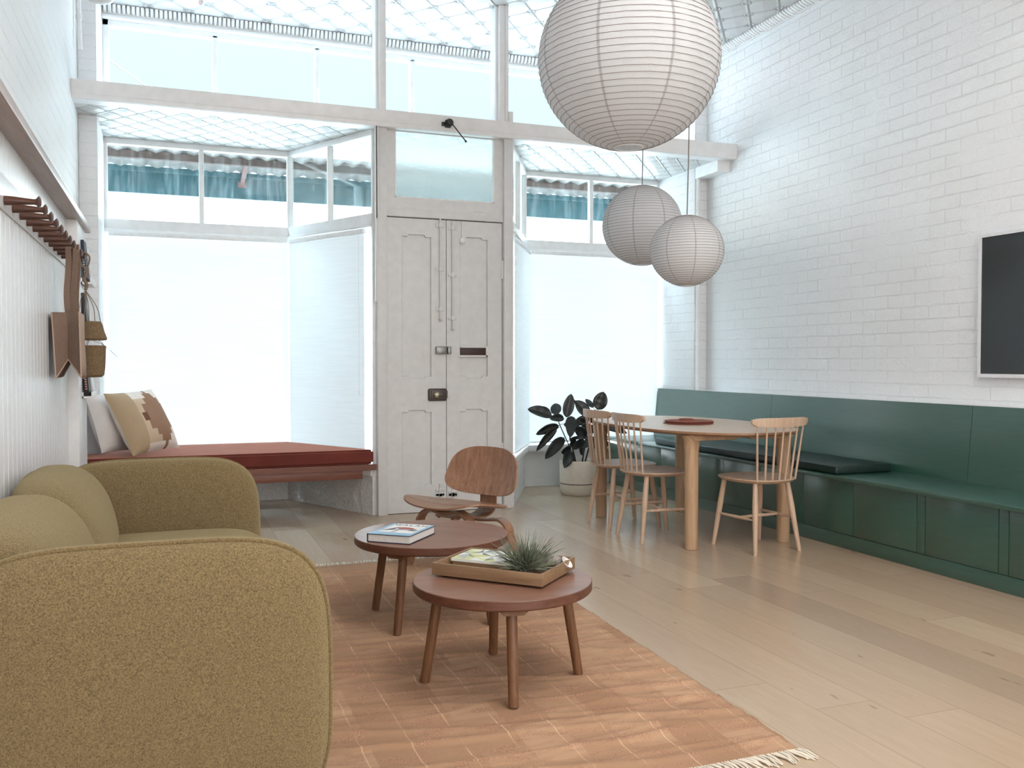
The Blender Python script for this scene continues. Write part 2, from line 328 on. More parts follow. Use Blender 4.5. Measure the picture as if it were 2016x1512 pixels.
def bar(bm, a, b, w, d, bev=0, mat=0, up=(0, 0, 1)):   # rectangular bar from a to b, w along 'side', d along 'up'-ish
    a = Vector(a); b = Vector(b); z = (b-a); L = z.length; z.normalize()
    u = Vector(up)
    if abs(z.dot(u)) > .95: u = Vector((0, 1, 0))
    x = u.cross(z).normalized(); y = z.cross(x)
    M = Matrix((x, y, z)).transposed().to_4x4(); M.translation = (a+b)/2
    add_box(bm, (-w/2, -d/2, -L/2), (w/2, d/2, L/2), bev, mat, M)
def add_tube(bm, pts, rad, seg=12, cap=True, mat=0, closed=False, flat=None):
    pts = [Vector(p) for p in pts]; n = len(pts)
    if not isinstance(rad, (list, tuple)): rad = [rad]*n
    rings = []; prev = None
    for i, p in enumerate(pts):
        if closed: t = pts[(i+1) % n]-pts[i-1]
        else: t = pts[min(i+1, n-1)]-pts[max(i-1, 0)]
        t.normalize()
        if prev is None:
            u = Vector((0, 0, 1)) if abs(t.z) < .9 else Vector((1, 0, 0))
            u = (u-t*u.dot(t)).normalized()
        else: u = (prev-t*prev.dot(t)).normalized()
        prev = u; w = t.cross(u)
        fl_ = flat or 1
        rings.append([bm.verts.new(p+(u*math.cos(2*PI*j/seg)+w*math.sin(2*PI*j/seg)*fl_)*rad[i]) for j in range(seg)])
    rng = range(n if closed else n-1)
    for i in rng:
        A, Bq = rings[i], rings[(i+1) % n]
        for j in range(seg):
            f = bm.faces.new((A[j], A[(j+1) % seg], Bq[(j+1) % seg], Bq[j])); f.material_index = mat
    if cap and not closed:
        f = bm.faces.new(rings[0][::-1]); f.material_index = mat; f = bm.faces.new(rings[-1]); f.material_index = mat
def add_lathe(bm, prof, seg=40, c=(0, 0, 0), mat=0, M=None):
    c = Vector(c); rings = []
    for r, z in prof:
        if r < 1e-6: rings.append([bm.verts.new(c+Vector((0, 0, z)))])
        else: rings.append([bm.verts.new(c+Vector((r*math.cos(2*PI*j/seg), r*math.sin(2*PI*j/seg), z))) for j in range(seg)])
    vs = [v for r in rings for v in r]
    for A, Bq in zip(rings, rings[1:]):
        for j in range(seg):
            q = []
            for v in (A[j % len(A)], A[(j+1) % len(A)], Bq[(j+1) % len(Bq)], Bq[j % len(Bq)]):
                if v not in q: q.append(v)
            if len(q) > 2: f = bm.faces.new(q); f.material_index = mat
    if M is not None: bmesh.ops.transform(bm, matrix=M, verts=vs)
def plate(bm, outer, holes, M, thick, mat=0):   # 2-D outline with holes in local XY, extruded along local +Z
    def loop(pts, z): return [bm.verts.new(M @ Vector((p[0], p[1], z))) for p in pts]
    es = []; loops0 = []
    for pts in [outer]+holes:
        vs = loop(pts, 0); loops0.append(vs); es += [bm.edges.new((vs[i], vs[(i+1) % len(vs)])) for i in range(len(vs))]
    r = bmesh.ops.triangle_fill(bm, edges=es, use_beauty=True)
    fs = [g for g in r['geom'] if isinstance(g, bmesh.types.BMFace)]
    mp = {v: bm.verts.new(v.co+(M.to_3x3() @ Vector((0, 0, thick)))) for vs in loops0 for v in vs}
    for f in fs:
        f.material_index = mat; g = bm.faces.new([mp[v] for v in f.verts][::-1]); g.material_index = mat
    for vs in loops0:
        for i in range(len(vs)):
            a, b = vs[i], vs[(i+1) % len(vs)]; g = bm.faces.new((a, b, mp[b], mp[a])); g.material_index = mat
def prism(bm, pts, axis, a, b, mat=0):   # polygon in the two other axes extruded along axis from a to b
    ix = 'XYZ'.index(axis); o = [i for i in range(3) if i != ix]
    def P(p, t): v = [0, 0, 0]; v[o[0]] = p[0]; v[o[1]] = p[1]; v[ix] = t; return bm.verts.new(v)
    A = [P(p, a) for p in pts]; Q = [P(p, b) for p in pts]
    f = bm.faces.new(A); f.material_index = mat; f = bm.faces.new(Q[::-1]); f.material_index = mat
    for i in range(len(pts)):
        j = (i+1) % len(pts); f = bm.faces.new((A[i], A[j], Q[j], Q[i])); f.material_index = mat
def superell(bm, c, h, m=4, n=3, pa=(0, 2), N=20, mat=0, fn=None):
    """rounded block: exponent m in the plane pa, exponent n across it"""
    c = Vector(c); q = [i for i in range(3) if i not in pa][0]
    allv = []; G = {}
    def gv(x, y, z):
        k_ = (round(x, 5), round(y, 5), round(z, 5))
        if k_ not in G: G[k_] = bm.verts.new(k_); allv.append(G[k_])
        return G[k_]
    L_ = [-1+2*i/N for i in range(N+1)]
    for ax_ in range(3):
        for sg in (-1, 1):
            for i in range(N):
                for j in range(N):
                    q4 = []
                    for a_, b_ in ((i, j), (i+1, j), (i+1, j+1), (i, j+1)):
                        co = [0, 0, 0]; co[ax_] = sg; co[(ax_+1) % 3] = L_[a_]; co[(ax_+2) % 3] = L_[b_]; q4.append(gv(*co))
                    bm.faces.new(q4)
    for v in allv:
        p = [math.tan(x*PI/4) for x in v.co]
        a = (abs(p[pa[0]])**m+abs(p[pa[1]])**m)**(1/m); s = (a**n+abs(p[q])**n)**(-1/n)
        co = Vector((p[0]*s*h[0], p[1]*s*h[1], p[2]*s*h[2]))
        if fn: co = fn(co)
        v.co = c+co
    for v in allv:
        for f in v.link_faces: f.material_index = mat
def ribbon(bm, path, wdir, width, thick, mat=0):
    path = [Vector(p) for p in path]; wd = Vector(wdir).normalized(); n = len(path)
    if not isinstance(width, (list, tuple)): width = [width]*n
    R = []
    for i, p in enumerate(path):
        t = (path[min(i+1, n-1)]-path[max(i-1, 0)]).normalized(); nn = t.cross(wd).normalized()
        w = width[i]/2
        R.append([bm.verts.new(p+wd*a*w+nn*b*thick/2) for a, b in ((-1, -1), (1, -1), (1, 1), (-1, 1))])
    for A, Q in zip(R, R[1:]):
        for j in range(4): f = bm.faces.new((A[j], A[(j+1) % 4], Q[(j+1) % 4], Q[j])); f.material_index = mat
    bm.faces.new(R[0][::-1]); bm.faces.new(R[-1])
def smooth_path(pts, k=8):
    P = [Vector(p) for p in pts]; P = [2*P[0]-P[1]]+P+[2*P[-1]-P[-2]]; out = []
    for i in range(1, len(P)-2):
        for j in range(k):
            t = j/k; a, b, c, d = P[i-1:i+3]
            out.append(.5*((2*b)+(c-a)*t+(2*a-5*b+4*c-d)*t*t+(3*b-a-3*c+d)*t**3))
    out.append(P[-2]); return out
def struct(o): o['kind'] = 'structure'; return o
def tag(o, label, cat, group=None, kind=None):
    o['label'] = label; o['category'] = cat
    if group: o['group'] = group
    if kind: o['kind'] = kind
    return o
def thing(name, label, cat, loc=(0, 0, 0), rz=0, group=None):
    o = bpy.data.objects.new(name, None); o.empty_display_size = .1; COL.objects.link(o); o.location = loc; o.rotation_euler = (0, 0, rz)
    return tag(o, label, cat, group)
def boxo(name, lo, hi, m, parent=None, bev=0): bm = B(); add_box(bm, lo, hi, bev); return finish(bm, name, m, parent)

# ------------------------------------------------------------------ room shell
XL, XR, ZC = -.61, 4.60, 3.95
struct(boxo('floor', (-.9, -3.2, -.12), (4.9, 7.98, 0), floor_mat))
struct(boxo('ceiling', (-.9, -3.2, ZC), (4.9, 7.98, ZC+.15), tin_ceiling))
struct(boxo('wall_left', (-.95, -3.2, 0), (XL, 7.98, ZC), brick_y))
struct(boxo('wall_right', (XR, -3.2, 0), (4.95, 7.98, ZC), brick_y))
bm = B()
M = Matrix(((1, 0, 0, 0), (0, 0, -1, -3.0), (0, 1, 0, 0), (0, 0, 0, 1)))
plate(bm, [(-.61, 0), (4.6, 0), (4.6, 3.95), (-.61, 3.95)], [[(1.4, .9), (2.9, .9), (2.9, 2.3), (1.4, 2.3)]], M, .2)
struct(finish(bm, 'wall_back', back_paint))
struct(boxo('window_6', (1.4, -3.1, .9), (2.9, -3.09, 2.3), blind_cloth))  # added rear window, unseen, goes with the rear fill lamp
# piers of brick at both ends of the shopfront
struct(boxo('trim_1', (XL, 7.16, 0), (-.485, 7.9, ZC), brick_x, bev=.006))
struct(boxo('trim_2', (4.465, 7.16, 0), (XR, 7.9, ZC), brick_y, bev=.006))
struct(boxo('trim_3', (4.47, 6.80, 2.83), (XR, 7.16, 2.93), white_paint))
# soffit deck of pressed tin over the window bays and the entry
struct(boxo('trim_4', (XL, 6.79, 2.93), (XR, 7.95, 3.02), tin_soffit))
# transom beam right across the room
bm = B(); prism(bm, [(6.70, 2.955), (6.72, 2.955), (6.72, 2.925), (6.84, 2.925), (6.84, 3.05), (6.695, 3.05), (6.695, 2.965)], 'X', XL, XR)
prism(bm, [(6.705, 2.927), (6.72, 2.927), (6.72, 2.955), (6.70, 2.955)], 'X', XL, XR)
struct(finish(bm, 'trim_5', white_paint))
# posts between beam and ceiling
for i, (x0, x1) in enumerate(((1.445, 1.515), (2.395, 2.49))):
    bm = B(); add_box(bm, (x0+.02, 6.70, 3.05), (x1, 6.80, ZC), .003); add_box(bm, (x0, 6.74, 3.05), (x0+.03, 6.86, ZC), .003)
    if i: add_box(bm, (x1, 6.69, 3.05), (x1+.035, 6.75, 3.13), .003); add_box(bm, (x1-.03, 6.69, 3.05), (x1-.015, 6.70, ZC), .002)
    struct(finish(bm, 'trim_%d' % (6+i), white_paint))
# ceiling cornice: rope moulding along the right wall and the front
def rope(name, a, b, nrm, kind):
    bm = B(); a = Vector(a); b = Vector(b); L = (b-a).length; d = (b-a).normalized(); n = int(L/.034)
    for i in range(n):
        p = a+d*(L*(i+.5)/n); q = Vector(nrm)
        off = d*.022 if kind == 'rope' else Vector((0, 0, 0))
        pts = [p+Vector((0, 0, -.055))-off+q*.008, p+Vector((0, 0, -.042))-off*.5+q*.028, p+Vector((0, 0, -.018))+off*.5+q*.042, p+Vector((0, 0, -.004))+off+q*.046]
        add_tube(bm, pts, .0135, 8)
    bar(bm, a+Vector((0, 0, -.066))+Vector(nrm)*.006, b+Vector((0, 0, -.066))+Vector(nrm)*.006, .016, .012)
    return struct(finish(bm, name, white_paint))
bm = B(); plate(bm, [(1.0, .0), (3.2, .0), (3.2, 2.8), (1.0, 2.8)], [[(1.08, .08), (3.12, .08), (3.12, 2.72), (1.08, 2.72)]], Matrix.Translation((0, 0, 3.90)), .05); struct(finish(bm, 'window_5', white_paint))  # made-up skylight frame, set round the ceiling fill lamp
rope('trim_8', (XR, -2.9, ZC), (XR, 7.1, ZC), (-1, 0, 0), 'rope')
rope('trim_9', (-.48, 7.78, ZC), (4.46, 7.78, ZC), (0, -1, 0), 'bead')
rope('trim_10', (XL, -2.9, ZC), (XL, 7.1, ZC), (1, 0, 0), 'rope')

# upper (clerestory) window
def frame_bars(name, segs, m, parent=None):
    bm = B()
    for lo, hi in segs: add_box(bm, lo, hi, .004)
    return finish(bm, name, m, parent)
wf = frame_bars('window_1', [((-.485, 7.77, 3.865), (4.465, 7.90, ZC)), ((-.485, 7.745, 3.845), (4.465, 7.80, 3.868)), ((-.485, 7.80, 3.80), (4.465, 7.87, 3.868)),
    ((-.485, 7.79, 3.02), (4.465, 7.88, 3.06)), ((-.485, 7.80, 3.02), (-.44, 7.87, 3.85)), ((4.42, 7.80, 3.02), (4.465, 7.87, 3.85))] +
    [((x-.02, 7.80, 3.02), (x+.02, 7.87, 3.82)) for x in (.352, 1.174, 2.0, 2.826, 3.648)], white_paint)
struct(wf)
xs = [-.44, .352, 1.174, 2.0, 2.826, 3.648, 4.42]
for a, b in zip(xs, xs[1:]): boxo('pane', (a+.01, 7.832, 3.05), (b-.01, 7.836, 3.81), sky_glass, wf)

# bays: dwarf walls, frames, panes
LB = [(-.485, 7.83), (.945, 7.83), (1.455, 6.83)]; RB = [(4.465, 7.83), (3.055, 7.83), (2.545, 6.83)]
def bay(idx, P, mull, sgn, sill_z):
    A, Bc, Cc = [Vector((p[0], p[1], 0)) for p in P]
    z = Vector((0, 0, 1))
    # dwarf walls
    bm = B(); inn = .03
    q = [(P[0][0], 7.86), (P[1][0]-sgn*.03, 7.86), (P[2][0]-sgn*.03, 6.81), (P[2][0]+sgn*.06, 6.81), (P[2][0]+sgn*.06, 6.9), (P[1][0]+sgn*.12, 7.98), (P[0][0], 7.98)]
    prism(bm, q, 'Z', 0, sill_z)
    struct(finish(bm, 'wall_front' if idx == 2 else 'wall_front_bay', [brick_x if idx == 3 else render_wall]))
    root = B()
    def seg(p, q_, z0, z1, w):  # horizontal rail
        bar(root, p+z*(z0+z1)/2, q_+z*(z0+z1)/2, w, z1-z0, .003)
    for p, q_ in ((A, Bc), (Bc, Cc)):
        seg(p, q_, 2.885, 2.93, .06); seg(p, q_, 2.20, 2.295, .07); seg(p, q_, 2.195, 2.215, .11); seg(p, q_, sill_z, sill_z+.06, .10)
    for pt in (A, Bc, Cc): bar(root, pt+z*sill_z, pt+z*2.93, .05, .05, .003)
    for x in mull: bar(root, Vector((x, 7.83, 2.29)), Vector((x, 7.83, 2.9)), .038, .05, .003)
    mid = (Bc+Cc)/2; bar(root, mid+z*2.29, mid+z*2.9, .045, .045, .003)
    w = struct(finish(root, 'window_%d' % idx, white_paint))
    cuts = [A.x]+mull+[Bc.x]
    for a, b in zip(cuts, cuts[1:]): boxo('pane', (min(a, b)+.02, 7.838, 2.29), (max(a, b)-.02, 7.842, 2.89), dirty_glass, w)
    boxo('pane', (min(A.x, Bc.x)+.02, 7.838, sill_z+.05), (max(A.x, Bc.x)-.02, 7.842, 2.2), glass, w)
    for p, q_, z0, z1 in ((Bc, mid, 2.29, 2.89), (mid, Cc, 2.29, 2.89), (Bc, Cc, sill_z+.05, 2.2)):
        d = (q_-p).normalized(); bm = B(); bar(bm, p+d*.02+z*(z0+z1)/2, q_-d*.02+z*(z0+z1)/2, .004, z1-z0); finish(bm, 'pane', glass if z1 < 2.3 else dirty_glass, w)
    return A, Bc, Cc
bay(2, LB, [.24], 1, .30)
bay(3, RB, [3.74], -1, .336)

# entry: jambs, transom light, head, double doors
bm = B()
add_box(bm, (1.455, 6.745, 0), (1.53, 6.86, 2.93), .004); add_box(bm, (2.47, 6.745, 0), (2.545, 6.86, 2.93), .004)
add_box(bm, (1.44, 6.72, 2.24), (1.46, 6.76, 2.93), .003); add_box(bm, (1.435, 6.72, 1.62), (1.452, 6.75, 2.93), .002)
add_box(bm, (1.53, 6.77, 2.275), (2.47, 6.86, 2.335), .004)
struct(finish(bm, 'trim_11', door_paint))
M = Matrix(((1, 0, 0, 0), (0, 0, 1, 6.78), (0, 1, 0, 0), (0, 0, 0, 1)))
bm = B(); plate(bm, [(1.53, 2.335), (2.47, 2.335), (2.47, 2.93), (1.53, 2.93)], [[(1.597, 2.42), (2.398, 2.42), (2.398, 2.918), (1.597, 2.918)]], M, .045)
for x in (1.69, 2.24): add_box(bm, (x-.01, 6.772, 2.345), (x+.07, 6.782, 2.353))
w4 = struct(finish(bm, 'window_4', door_paint)); boxo('pane', (1.59, 6.80, 2.41), (2.405, 6.806, 2.925), rippled, w4)
bm = B(); add_box(bm, (1.597, 6.776, 2.42), (1.607, 6.80, 2.918)); add_box(bm, (2.388, 6.776, 2.42), (2.398, 6.80, 2.918)); add_box(bm, (1.597, 6.776, 2.418), (2.398, 6.80, 2.428)); finish(bm, 'glazing_bead', white_paint, w4)

def notch(x0, x1, z0, z1, s=.045, h=.018):
    return [(x0, z0+h), (x0+.008, z0+h), (x0+s, z0+h), (x0+s+.012, z0), (x1-s-.012, z0), (x1-s, z0+h), (x1, z0+h), (x1, z1-h), (x1-s, z1-h), (x1-s-.012, z1), (x0+s+.012, z1), (x0+s, z1-h), (x0, z1-h)]
def door(idx, x0, x1, pa, pb, side):
    bm = B(); M = Matrix(((1, 0, 0, 0), (0, 0, 1, 6.79), (0, 1, 0, 0), (0, 0, 0, 1)))
    hs = [notch(pa, pb, 1.035, 2.15), notch(pa, pb, .197, .80)]
    plate(bm, [(x0, .004), (x1, .004), (x1, 2.268), (x0, 2.268)], hs, M, .016)
    add_box(bm, (x0, 6.806, .004), (x1, 6.835, 2.268))
    # rounded bead round each panel
    d = struct(finish(bm, 'door_%d' % idx, door_paint))
    bm = B()
    for h in hs: add_tube(bm, [(p[0], 6.795, p[1]) for p in h], .006, 6, closed=True)
    finish(bm, 'panel_moulding', door_paint, d); return d
d1 = door(1, 1.536, 2.003, 1.648, 1.888, -1); d2 = door(2, 2.008, 2.466, 2.113, 2.350, 1)
def bolt(par, x, z0, z1):
    bm = B(); add_tube(bm, [(x, 6.778, z0), (x, 6.778, z1)], .008, 8)
    for z in [z1-.05, (z0+z1)/2, z0+.08]: add_box(bm, (x-.035, 6.781, z-.014), (x+.035, 6.79, z+.014), .003); add_box(bm, (x-.014, 6.766, z-.018), (x+.014, 6.79, z+.018), .004)
    add_tube(bm, [(x, 6.778, z0), (x, 6.765, z0-.012)], .012, 8); finish(bm, 'bolt', door_paint, par)
bolt(d1, 1.955, 1.50, 2.275); bolt(d2, 2.055, 1.43, 2.26); bolt(d1, 1.952, .05, .22); bolt(d2, 2.055, .05, .20)
bm = B(); add_tube(bm, [(2.132, 6.775, 2.26), (2.132, 6.775, 2.13)], .005, 8); add_lathe(bm, [(0, 0), (.02, .002), (.024, .012), (.01, .02), (0, .02)], 14, M=Matrix.Translation((2.135, 6.785, 2.115)) @ Matrix.Rotation(PI/2, 4, 'X')); finish(bm, 'hook', white_paint, d2)
bm = B(); add_box(bm, (1.916, 6.755, 1.228), (1.998, 6.79, 1.288), .006); add_lathe(bm, [(.016, 0), (.016, .012), (.02, .018), (0, .02)], 16, M=Matrix.Translation((1.946, 6.757, 1.258)) @ Matrix.Rotation(PI/2, 4, 'X')); finish(bm, 'night_latch', chrome, d1)
boxo('latch_keeper', (2.009, 6.755, 1.228), (2.037, 6.79, 1.288), chrome, d2, .006)
bm = B(); add_box(bm, (1.855, 6.765, .865), (2.003, 6.79, .962), .012, seg=3); add_box(bm, (1.875, 6.757, .88), (1.995, 6.767, .948), .004); add_box(bm, (1.94, 6.75, .90), (1.975, 6.76, .93), .003); rl = finish(bm, 'rim_lock', dark_metal, d1)
bm = B(); add_lathe(bm, [(.012, 0), (.010, .012), (.022, .022), (.022, .032), (.012, .04), (0, .041)], 20, M=Matrix.Translation((1.912, 6.758, .914)) @ Matrix.Rotation(PI/2, 4, 'X')); finish(bm, 'knob', brass, rl)
boxo('lock_keeper', (2.009, 6.77, .885), (2.032, 6.79, .945), door_paint, d2, .003)
bm = B(); add_box(bm, (2.118, 6.781, 1.219), (2.328, 6.806, 1.281), .002); finish(bm, 'letter_slot', plain('slot_brown', srgb(58, 34, 30), .5), d2)
bm = B(); add_box(bm, (2.118, 6.776, 1.279), (2.33, 6.79, 1.286)); add_box(bm, (2.10, 6.779, 1.205), (2.345, 6.785, 1.221), .002); add_box(bm, (2.328, 6.779, 1.20), (2.345, 6.785, 1.29), .002); finish(bm, 'slot_surround', door_paint, d2)
for dd, x, zz in ((d1, 1.533, (.30, 2.0)), (d2, 2.468, (.45, 1.9))):
    for z in zz:
        bm = B(); add_tube(bm, [(x, 6.785, z-.06), (x, 6.785, z+.06)], .008, 10); add_tube(bm, [(x, 6.785, z-.072), (x, 6.785, z-.06)], .011, 8); add_tube(bm, [(x, 6.785, z+.06), (x, 6.785, z+.072)], .011, 8); finish(bm, 'hinge', white_paint, dd)
struct(boxo('trim_15', (1.50, 6.837, 0), (2.50, 6.85, 2.30), plain('door_gap_shade', srgb(40, 36, 34), .8)))  # dark sheet added behind the doors for the shade in their gaps
# window winder on the beam
t = thing('window_winder', 'black window winder with a thin slanted rod on the beam above the doors', 'window winder', (1.99, 6.69, 2.985))
bm = B(); add_box(bm, (-.022, -.02, -.028), (.022, .012, .028), .006); finish(bm, 'bracket', black, t)
bm = B(); add_lathe(bm, [(.0, -.02), (.026, -.016), (.03, 0), (.022, .014), (0, .016)], 18, M=Matrix.Translation((.008, -.03, .006)) @ Matrix.Rotation(PI/2, 4, 'X')); add_box(bm, (-.05, -.015, -.02), (-.02, .0, .01), .003); finish(bm, 'gear', black, t)
bm = B(); add_tube(bm, [(.02, -.045, -.005), (.12, -.07, -.135)], .0045, 8); add_tube(bm, [(.118, -.069, -.132), (.128, -.072, -.144)], .0075, 8); finish(bm, 'rod', black, t)

# ------------------------------------------------------------------ left lining: VJ boards, box, cap rail
XP = -.55
bm = B(); y = -2.9; pts = [(XL, 5.66), (XL, -2.9), (XP, -2.9)]
P = []
while y < 5.62:
    P += [(XP, y+.0015), (XP, y+.0905)]
    P += [(XP-.008, y+.0935)]; y += .0965
P = [p for p in P if p[1] < 5.65]+[(XP, 5.66)]
prism(bm, [(XL, -2.9)]+P+[(XL, 5.66)], 'Z', 0, 1.985)
struct(finish(bm, 'wall_left_lining', plain('lining_paint', srgb(236, 236, 236), .34), smooth=False))
struct(boxo('trim_12', (XL, 5.66, 0), (-.493, 6.15, 1.972), white_paint, bev=.003))
struct(boxo('trim_13', (XL, -2.9, 1.972), (-.468, 6.25, 2.012), cap_wood, bev=.003))
# peg rail and pegs
t = thing('peg_rail', 'long white peg rail with turned dark walnut pegs on the left wall lining', 'peg rail', (XP, 3.3, 1.730))
boxo('rail', (.0005, -5.8, -.032), (.010, 2.32, .090), plain('lining_paint', srgb(236, 236, 236), .34), t, .003)
bm = B(); prof = [(.0165, .0), (.0165, .008), (.0155, .03), (.0120, .065), (.0100, .092), (.0110, .099), (.0205, .107), (.0215, .110), (.012, .1155), (0, .117)]
add_lathe(bm, prof, 18, M=Matrix.Rotation(PI/2, 4, 'Y')); peg0 = finish(bm, 'peg', peg_wood, t); peg0.location = (.010, 0, 0)
for i in range(0, 11):
    o = peg0 if i == 0 else peg0.copy()
    if i: COL.objects.link(o); o.parent = t
    o.location = (.010, .277+.1748*i, .0)

# ledges with books
def ledge(name, z, y1, label):
    bm = B(); add_box(bm, (-.493, 5.85, z), (-.444, y1, z+.012)); add_box(bm, (-.493, 5.85, z), (-.486, y1, z+.035)); add_box(bm, (-.445, 5.85, z), (-.436, y1, z+.038), .001)
    return tag(finish(bm, name, bright_paint), label, 'picture ledge')
ledge('picture_ledge', 1.625, 6.17, 'white picture ledge holding books just below the end of the cap rail')
ledge('picture_ledge', 1.30, 6.17, 'white picture ledge hidden behind the hanging straw baskets')
ledge('picture_ledge', .955, 6.17, 'white picture ledge lowest on the wall, above the daybed corner')
def lean_book(y0, w, th, h, z, label, mc, xb=-.455, xt=-.484, spine=None):
    t = thing('book', label, 'book', (xb-.012, y0, z), 0); a = math.atan2(xb-xt-.0, h); t.rotation_euler = (0, -a, 0)
    bm = B(); add_box(bm, (-th/2, 0, 0), (-th/2+.003, w, h)); add_box(bm, (th/2-.003, 0, 0), (th/2, w, h)); add_box(bm, (-th/2, -.002, 0), (th/2, .003, h), .001); finish(bm, 'cover', mc, t)
    boxo('pages', (-th/2+.003, .003, .003), (th/2-.003, w-.004, h-.003), page, t)
    if spine: 
        bm = B()
        for kx in range(9): add_box(bm, (-th*.2, -.0035, h*.62-kx*.014), (th*.2, -.0019, h*.62-kx*.014+.008))
        finish(bm, 'spine_lettering', spine, t)
    return t
lean_book(5.86, .17, .022, .245, 1.639, 'navy book leaning upright on the topmost white picture ledge', navy, -.455, -.476, grey_print)
lean_book(6.04, .12, .008, .21, 1.639, 'white booklet with a grey picture on the topmost ledge, beyond the navy book', book_white, -.438, -.462)
lean_book(5.86, .17, .022, .26, 1.314, 'black book partly hidden behind the tote bag on the middle ledge', book_black, -.457, -.476)
lean_book(6.02, .13, .01, .22, 1.314, 'white magazine seen above the straw hat on the middle ledge', book_white, -.438, -.468)
lean_book(5.86, .17, .026, .24, .969, 'black book with pink lines on the lowest picture ledge', book_black, -.455, -.476, pink)
lean_book(6.03, .13, .012, .22, .969, 'white book leaning on the lowest picture ledge beside the pillow', book_white, -.436, -.468)

# tote bag hanging from a peg
t = thing('tote_bag', 'brown canvas tote bag with folded gusset hanging from the peg rail', 'bag', (-.472, 4.80, 1.095))
def quadstrip(bm, A, Bp, mat=0):
    va = [bm.verts.new(p) for p in A]; vb = [bm.verts.new(p) for p in Bp]
    for i in range(len(A)-1): f = bm.faces.new((va[i], va[i+1], vb[i+1], vb[i])); f.material_index = mat
bm = B()
top = [(-.06, 0, .31), (.002, .045, .312), (.058, .0, .315)]; bot = [(-.045, 0, -.005), (.003, .06, .085), (.064, .0, .0)]
quadstrip(bm, [Vector(p) for p in top], [Vector(p) for p in bot])                     # near gusset, folded in
top2 = [(.058, 0, .315), (.062, .18, .31), (.05, .36, .315)]; bot2 = [(.064, 0, 0), (.062, .18, -.01), (.06, .36, 0)]
quadstrip(bm, [Vector(p) for p in top2], [Vector(p) for p in bot2], 1)
top3 = [(-.06, 0, .31), (-.06, .36, .31)]; bot3 = [(-.045, 0, -.005), (-.045, .36, 0)]
quadstrip(bm, [Vector(p) for p in top3], [Vector(p) for p in bot3])
quadstrip(bm, [Vector((-.06, .36, .31)), Vector((.0, .33, .31)), Vector((.05, .36, .315))], [Vector((-.045, .36, 0)), Vector((0, .30, .08)), Vector((.06, .36, 0))])
quadstrip(bm, [Vector((-.045, 0, -.005)), Vector((.003, .06, .085)), Vector((.064, 0, 0))], [Vector((-.045, .36, 0)), Vector((0, .30, .08)), Vector((.06, .36, 0))])
bmesh.ops.remove_doubles(bm, verts=bm.verts, dist=.0005)
bmesh.ops.subdivide_edges(bm, edges=bm.edges, cuts=3, use_grid_fill=True)
for v_ in bm.verts: v_.co.x += .004*noise.noise(v_.co*14); v_.co.z += .003*noise.noise(v_.co*9+Vector((5, 5, 5)))
o = finish(bm, 'body', [canvas, canvas_light], t); sm = o.modifiers.new('thickness', 'SOLIDIFY'); sm.thickness = .0025
bm = B(); add_tube(bm, [(-.045, -.002, -.005), (.003, .058, .085), (.064, -.002, 0)], .004, 6); add_tube(bm, [(-.06, -.002, .31), (-.045, -.002, -.005)], .0035, 6); add_tube(bm, [(.058, -.002, .315), (.064, -.002, 0)], .0035, 6); finish(bm, 'seam_binding', canvas_light, t)
PH = .635+.016
for x0, x1, y0 in ((.034, .030, .13), (.0, .004, .10)):
    bm = B()
    py1 = 4.975-4.80
    pth = smooth_path([(x1, y0, .27), (x1-.008, y0, .40), ((x0+x1)/2-.002, py1-.02, .54), (x0, py1-.016, PH-.012), (x0, py1+.0, PH+.004), (x0, py1+.016, PH-.012), ((x0+x1)/2+.004, py1+.03, .54), (x1-.004, py1+.05, .40), (x1, py1+.05, .27)], 5)
    ribbon(bm, pth, (1, -.15, 0), .027, .003); finish(bm, 'handle', canvas, t)
# straw hat basket and straw basket strung from the last peg
PEGY = 3.3+.277+.1748*10
t = thing('straw_hat_basket', 'upper cone-shaped straw basket hanging by string beside the tote bag', 'basket', (-.398, PEGY+.01, 1.285), group=None)
bm = B(); add_lathe(bm, [(.040, .098), (.044, .10), (.050, .09), (.062, .045), (.075, .01), (.070, .0), (.066, .004), (.055, .05), (.040, .098)], 30); add_lathe(bm, [(0, .094), (.042, .098)], 24); finish(bm, 'cone', straw, t)
t2 = thing('straw_basket', 'lower straw basket hanging below the cone-shaped one beside the tote bag', 'basket', (-.398, PEGY+.01, 1.085))
bm = B(); add_lathe(bm, [(.0, .0), (.045, .002), (.058, .014), (.064, .06), (.068, .17), (.064, .172), (.058, .06), (.04, .012), (0, .01)], 32); finish(bm, 'bowl', straw, t2)
bm = B()
bm.free()
for r in range(3):
    bm = B(); add_tube(bm, [(.06*math.cos(a), .06*math.sin(a), .17) if j == 0 else (.03*math.cos(a), .03*math.sin(a), .205) for j in (0, 1) for a in [r*2.1]], .0016, 5); finish(bm, 'string', twine, t2)
hp = [smooth_path([(-.03, -.01, .467), (-.008, -.012, .445), (-.012, -.012, .405), (-.03, -.012, .385), (-.048, -.012, .405), (-.052, -.012, .445), (-.03, -.01, .467)], 4),
      smooth_path([(-.03, -.012, .385), (-.020, -.012, .355), (-.034, -.012, .325), (-.022, -.012, .295), (-.030, -.01, .265)], 5)]
for q_ in hp: bm = B(); add_tube(bm, q_, .0045 if q_ is hp[0] else .0085, 6); finish(bm, 'string', twine, t)
for r in range(4):
    a = r*1.57+.4; bm = B(); add_tube(bm, smooth_path([(.045*math.cos(a), .045*math.sin(a), .098), (-.004+.03*math.cos(a), .01*math.sin(a), .18), (-.030, -.01, .267)], 4), .0022, 5); finish(bm, 'string', twine, t)
bm = B(); add_tube(bm, smooth_path([(-.030, -.01, .265), (-.05, -.02, .22), (-.056, -.02, .17)], 4), .0018, 5); finish(bm, 'string', twine, t)
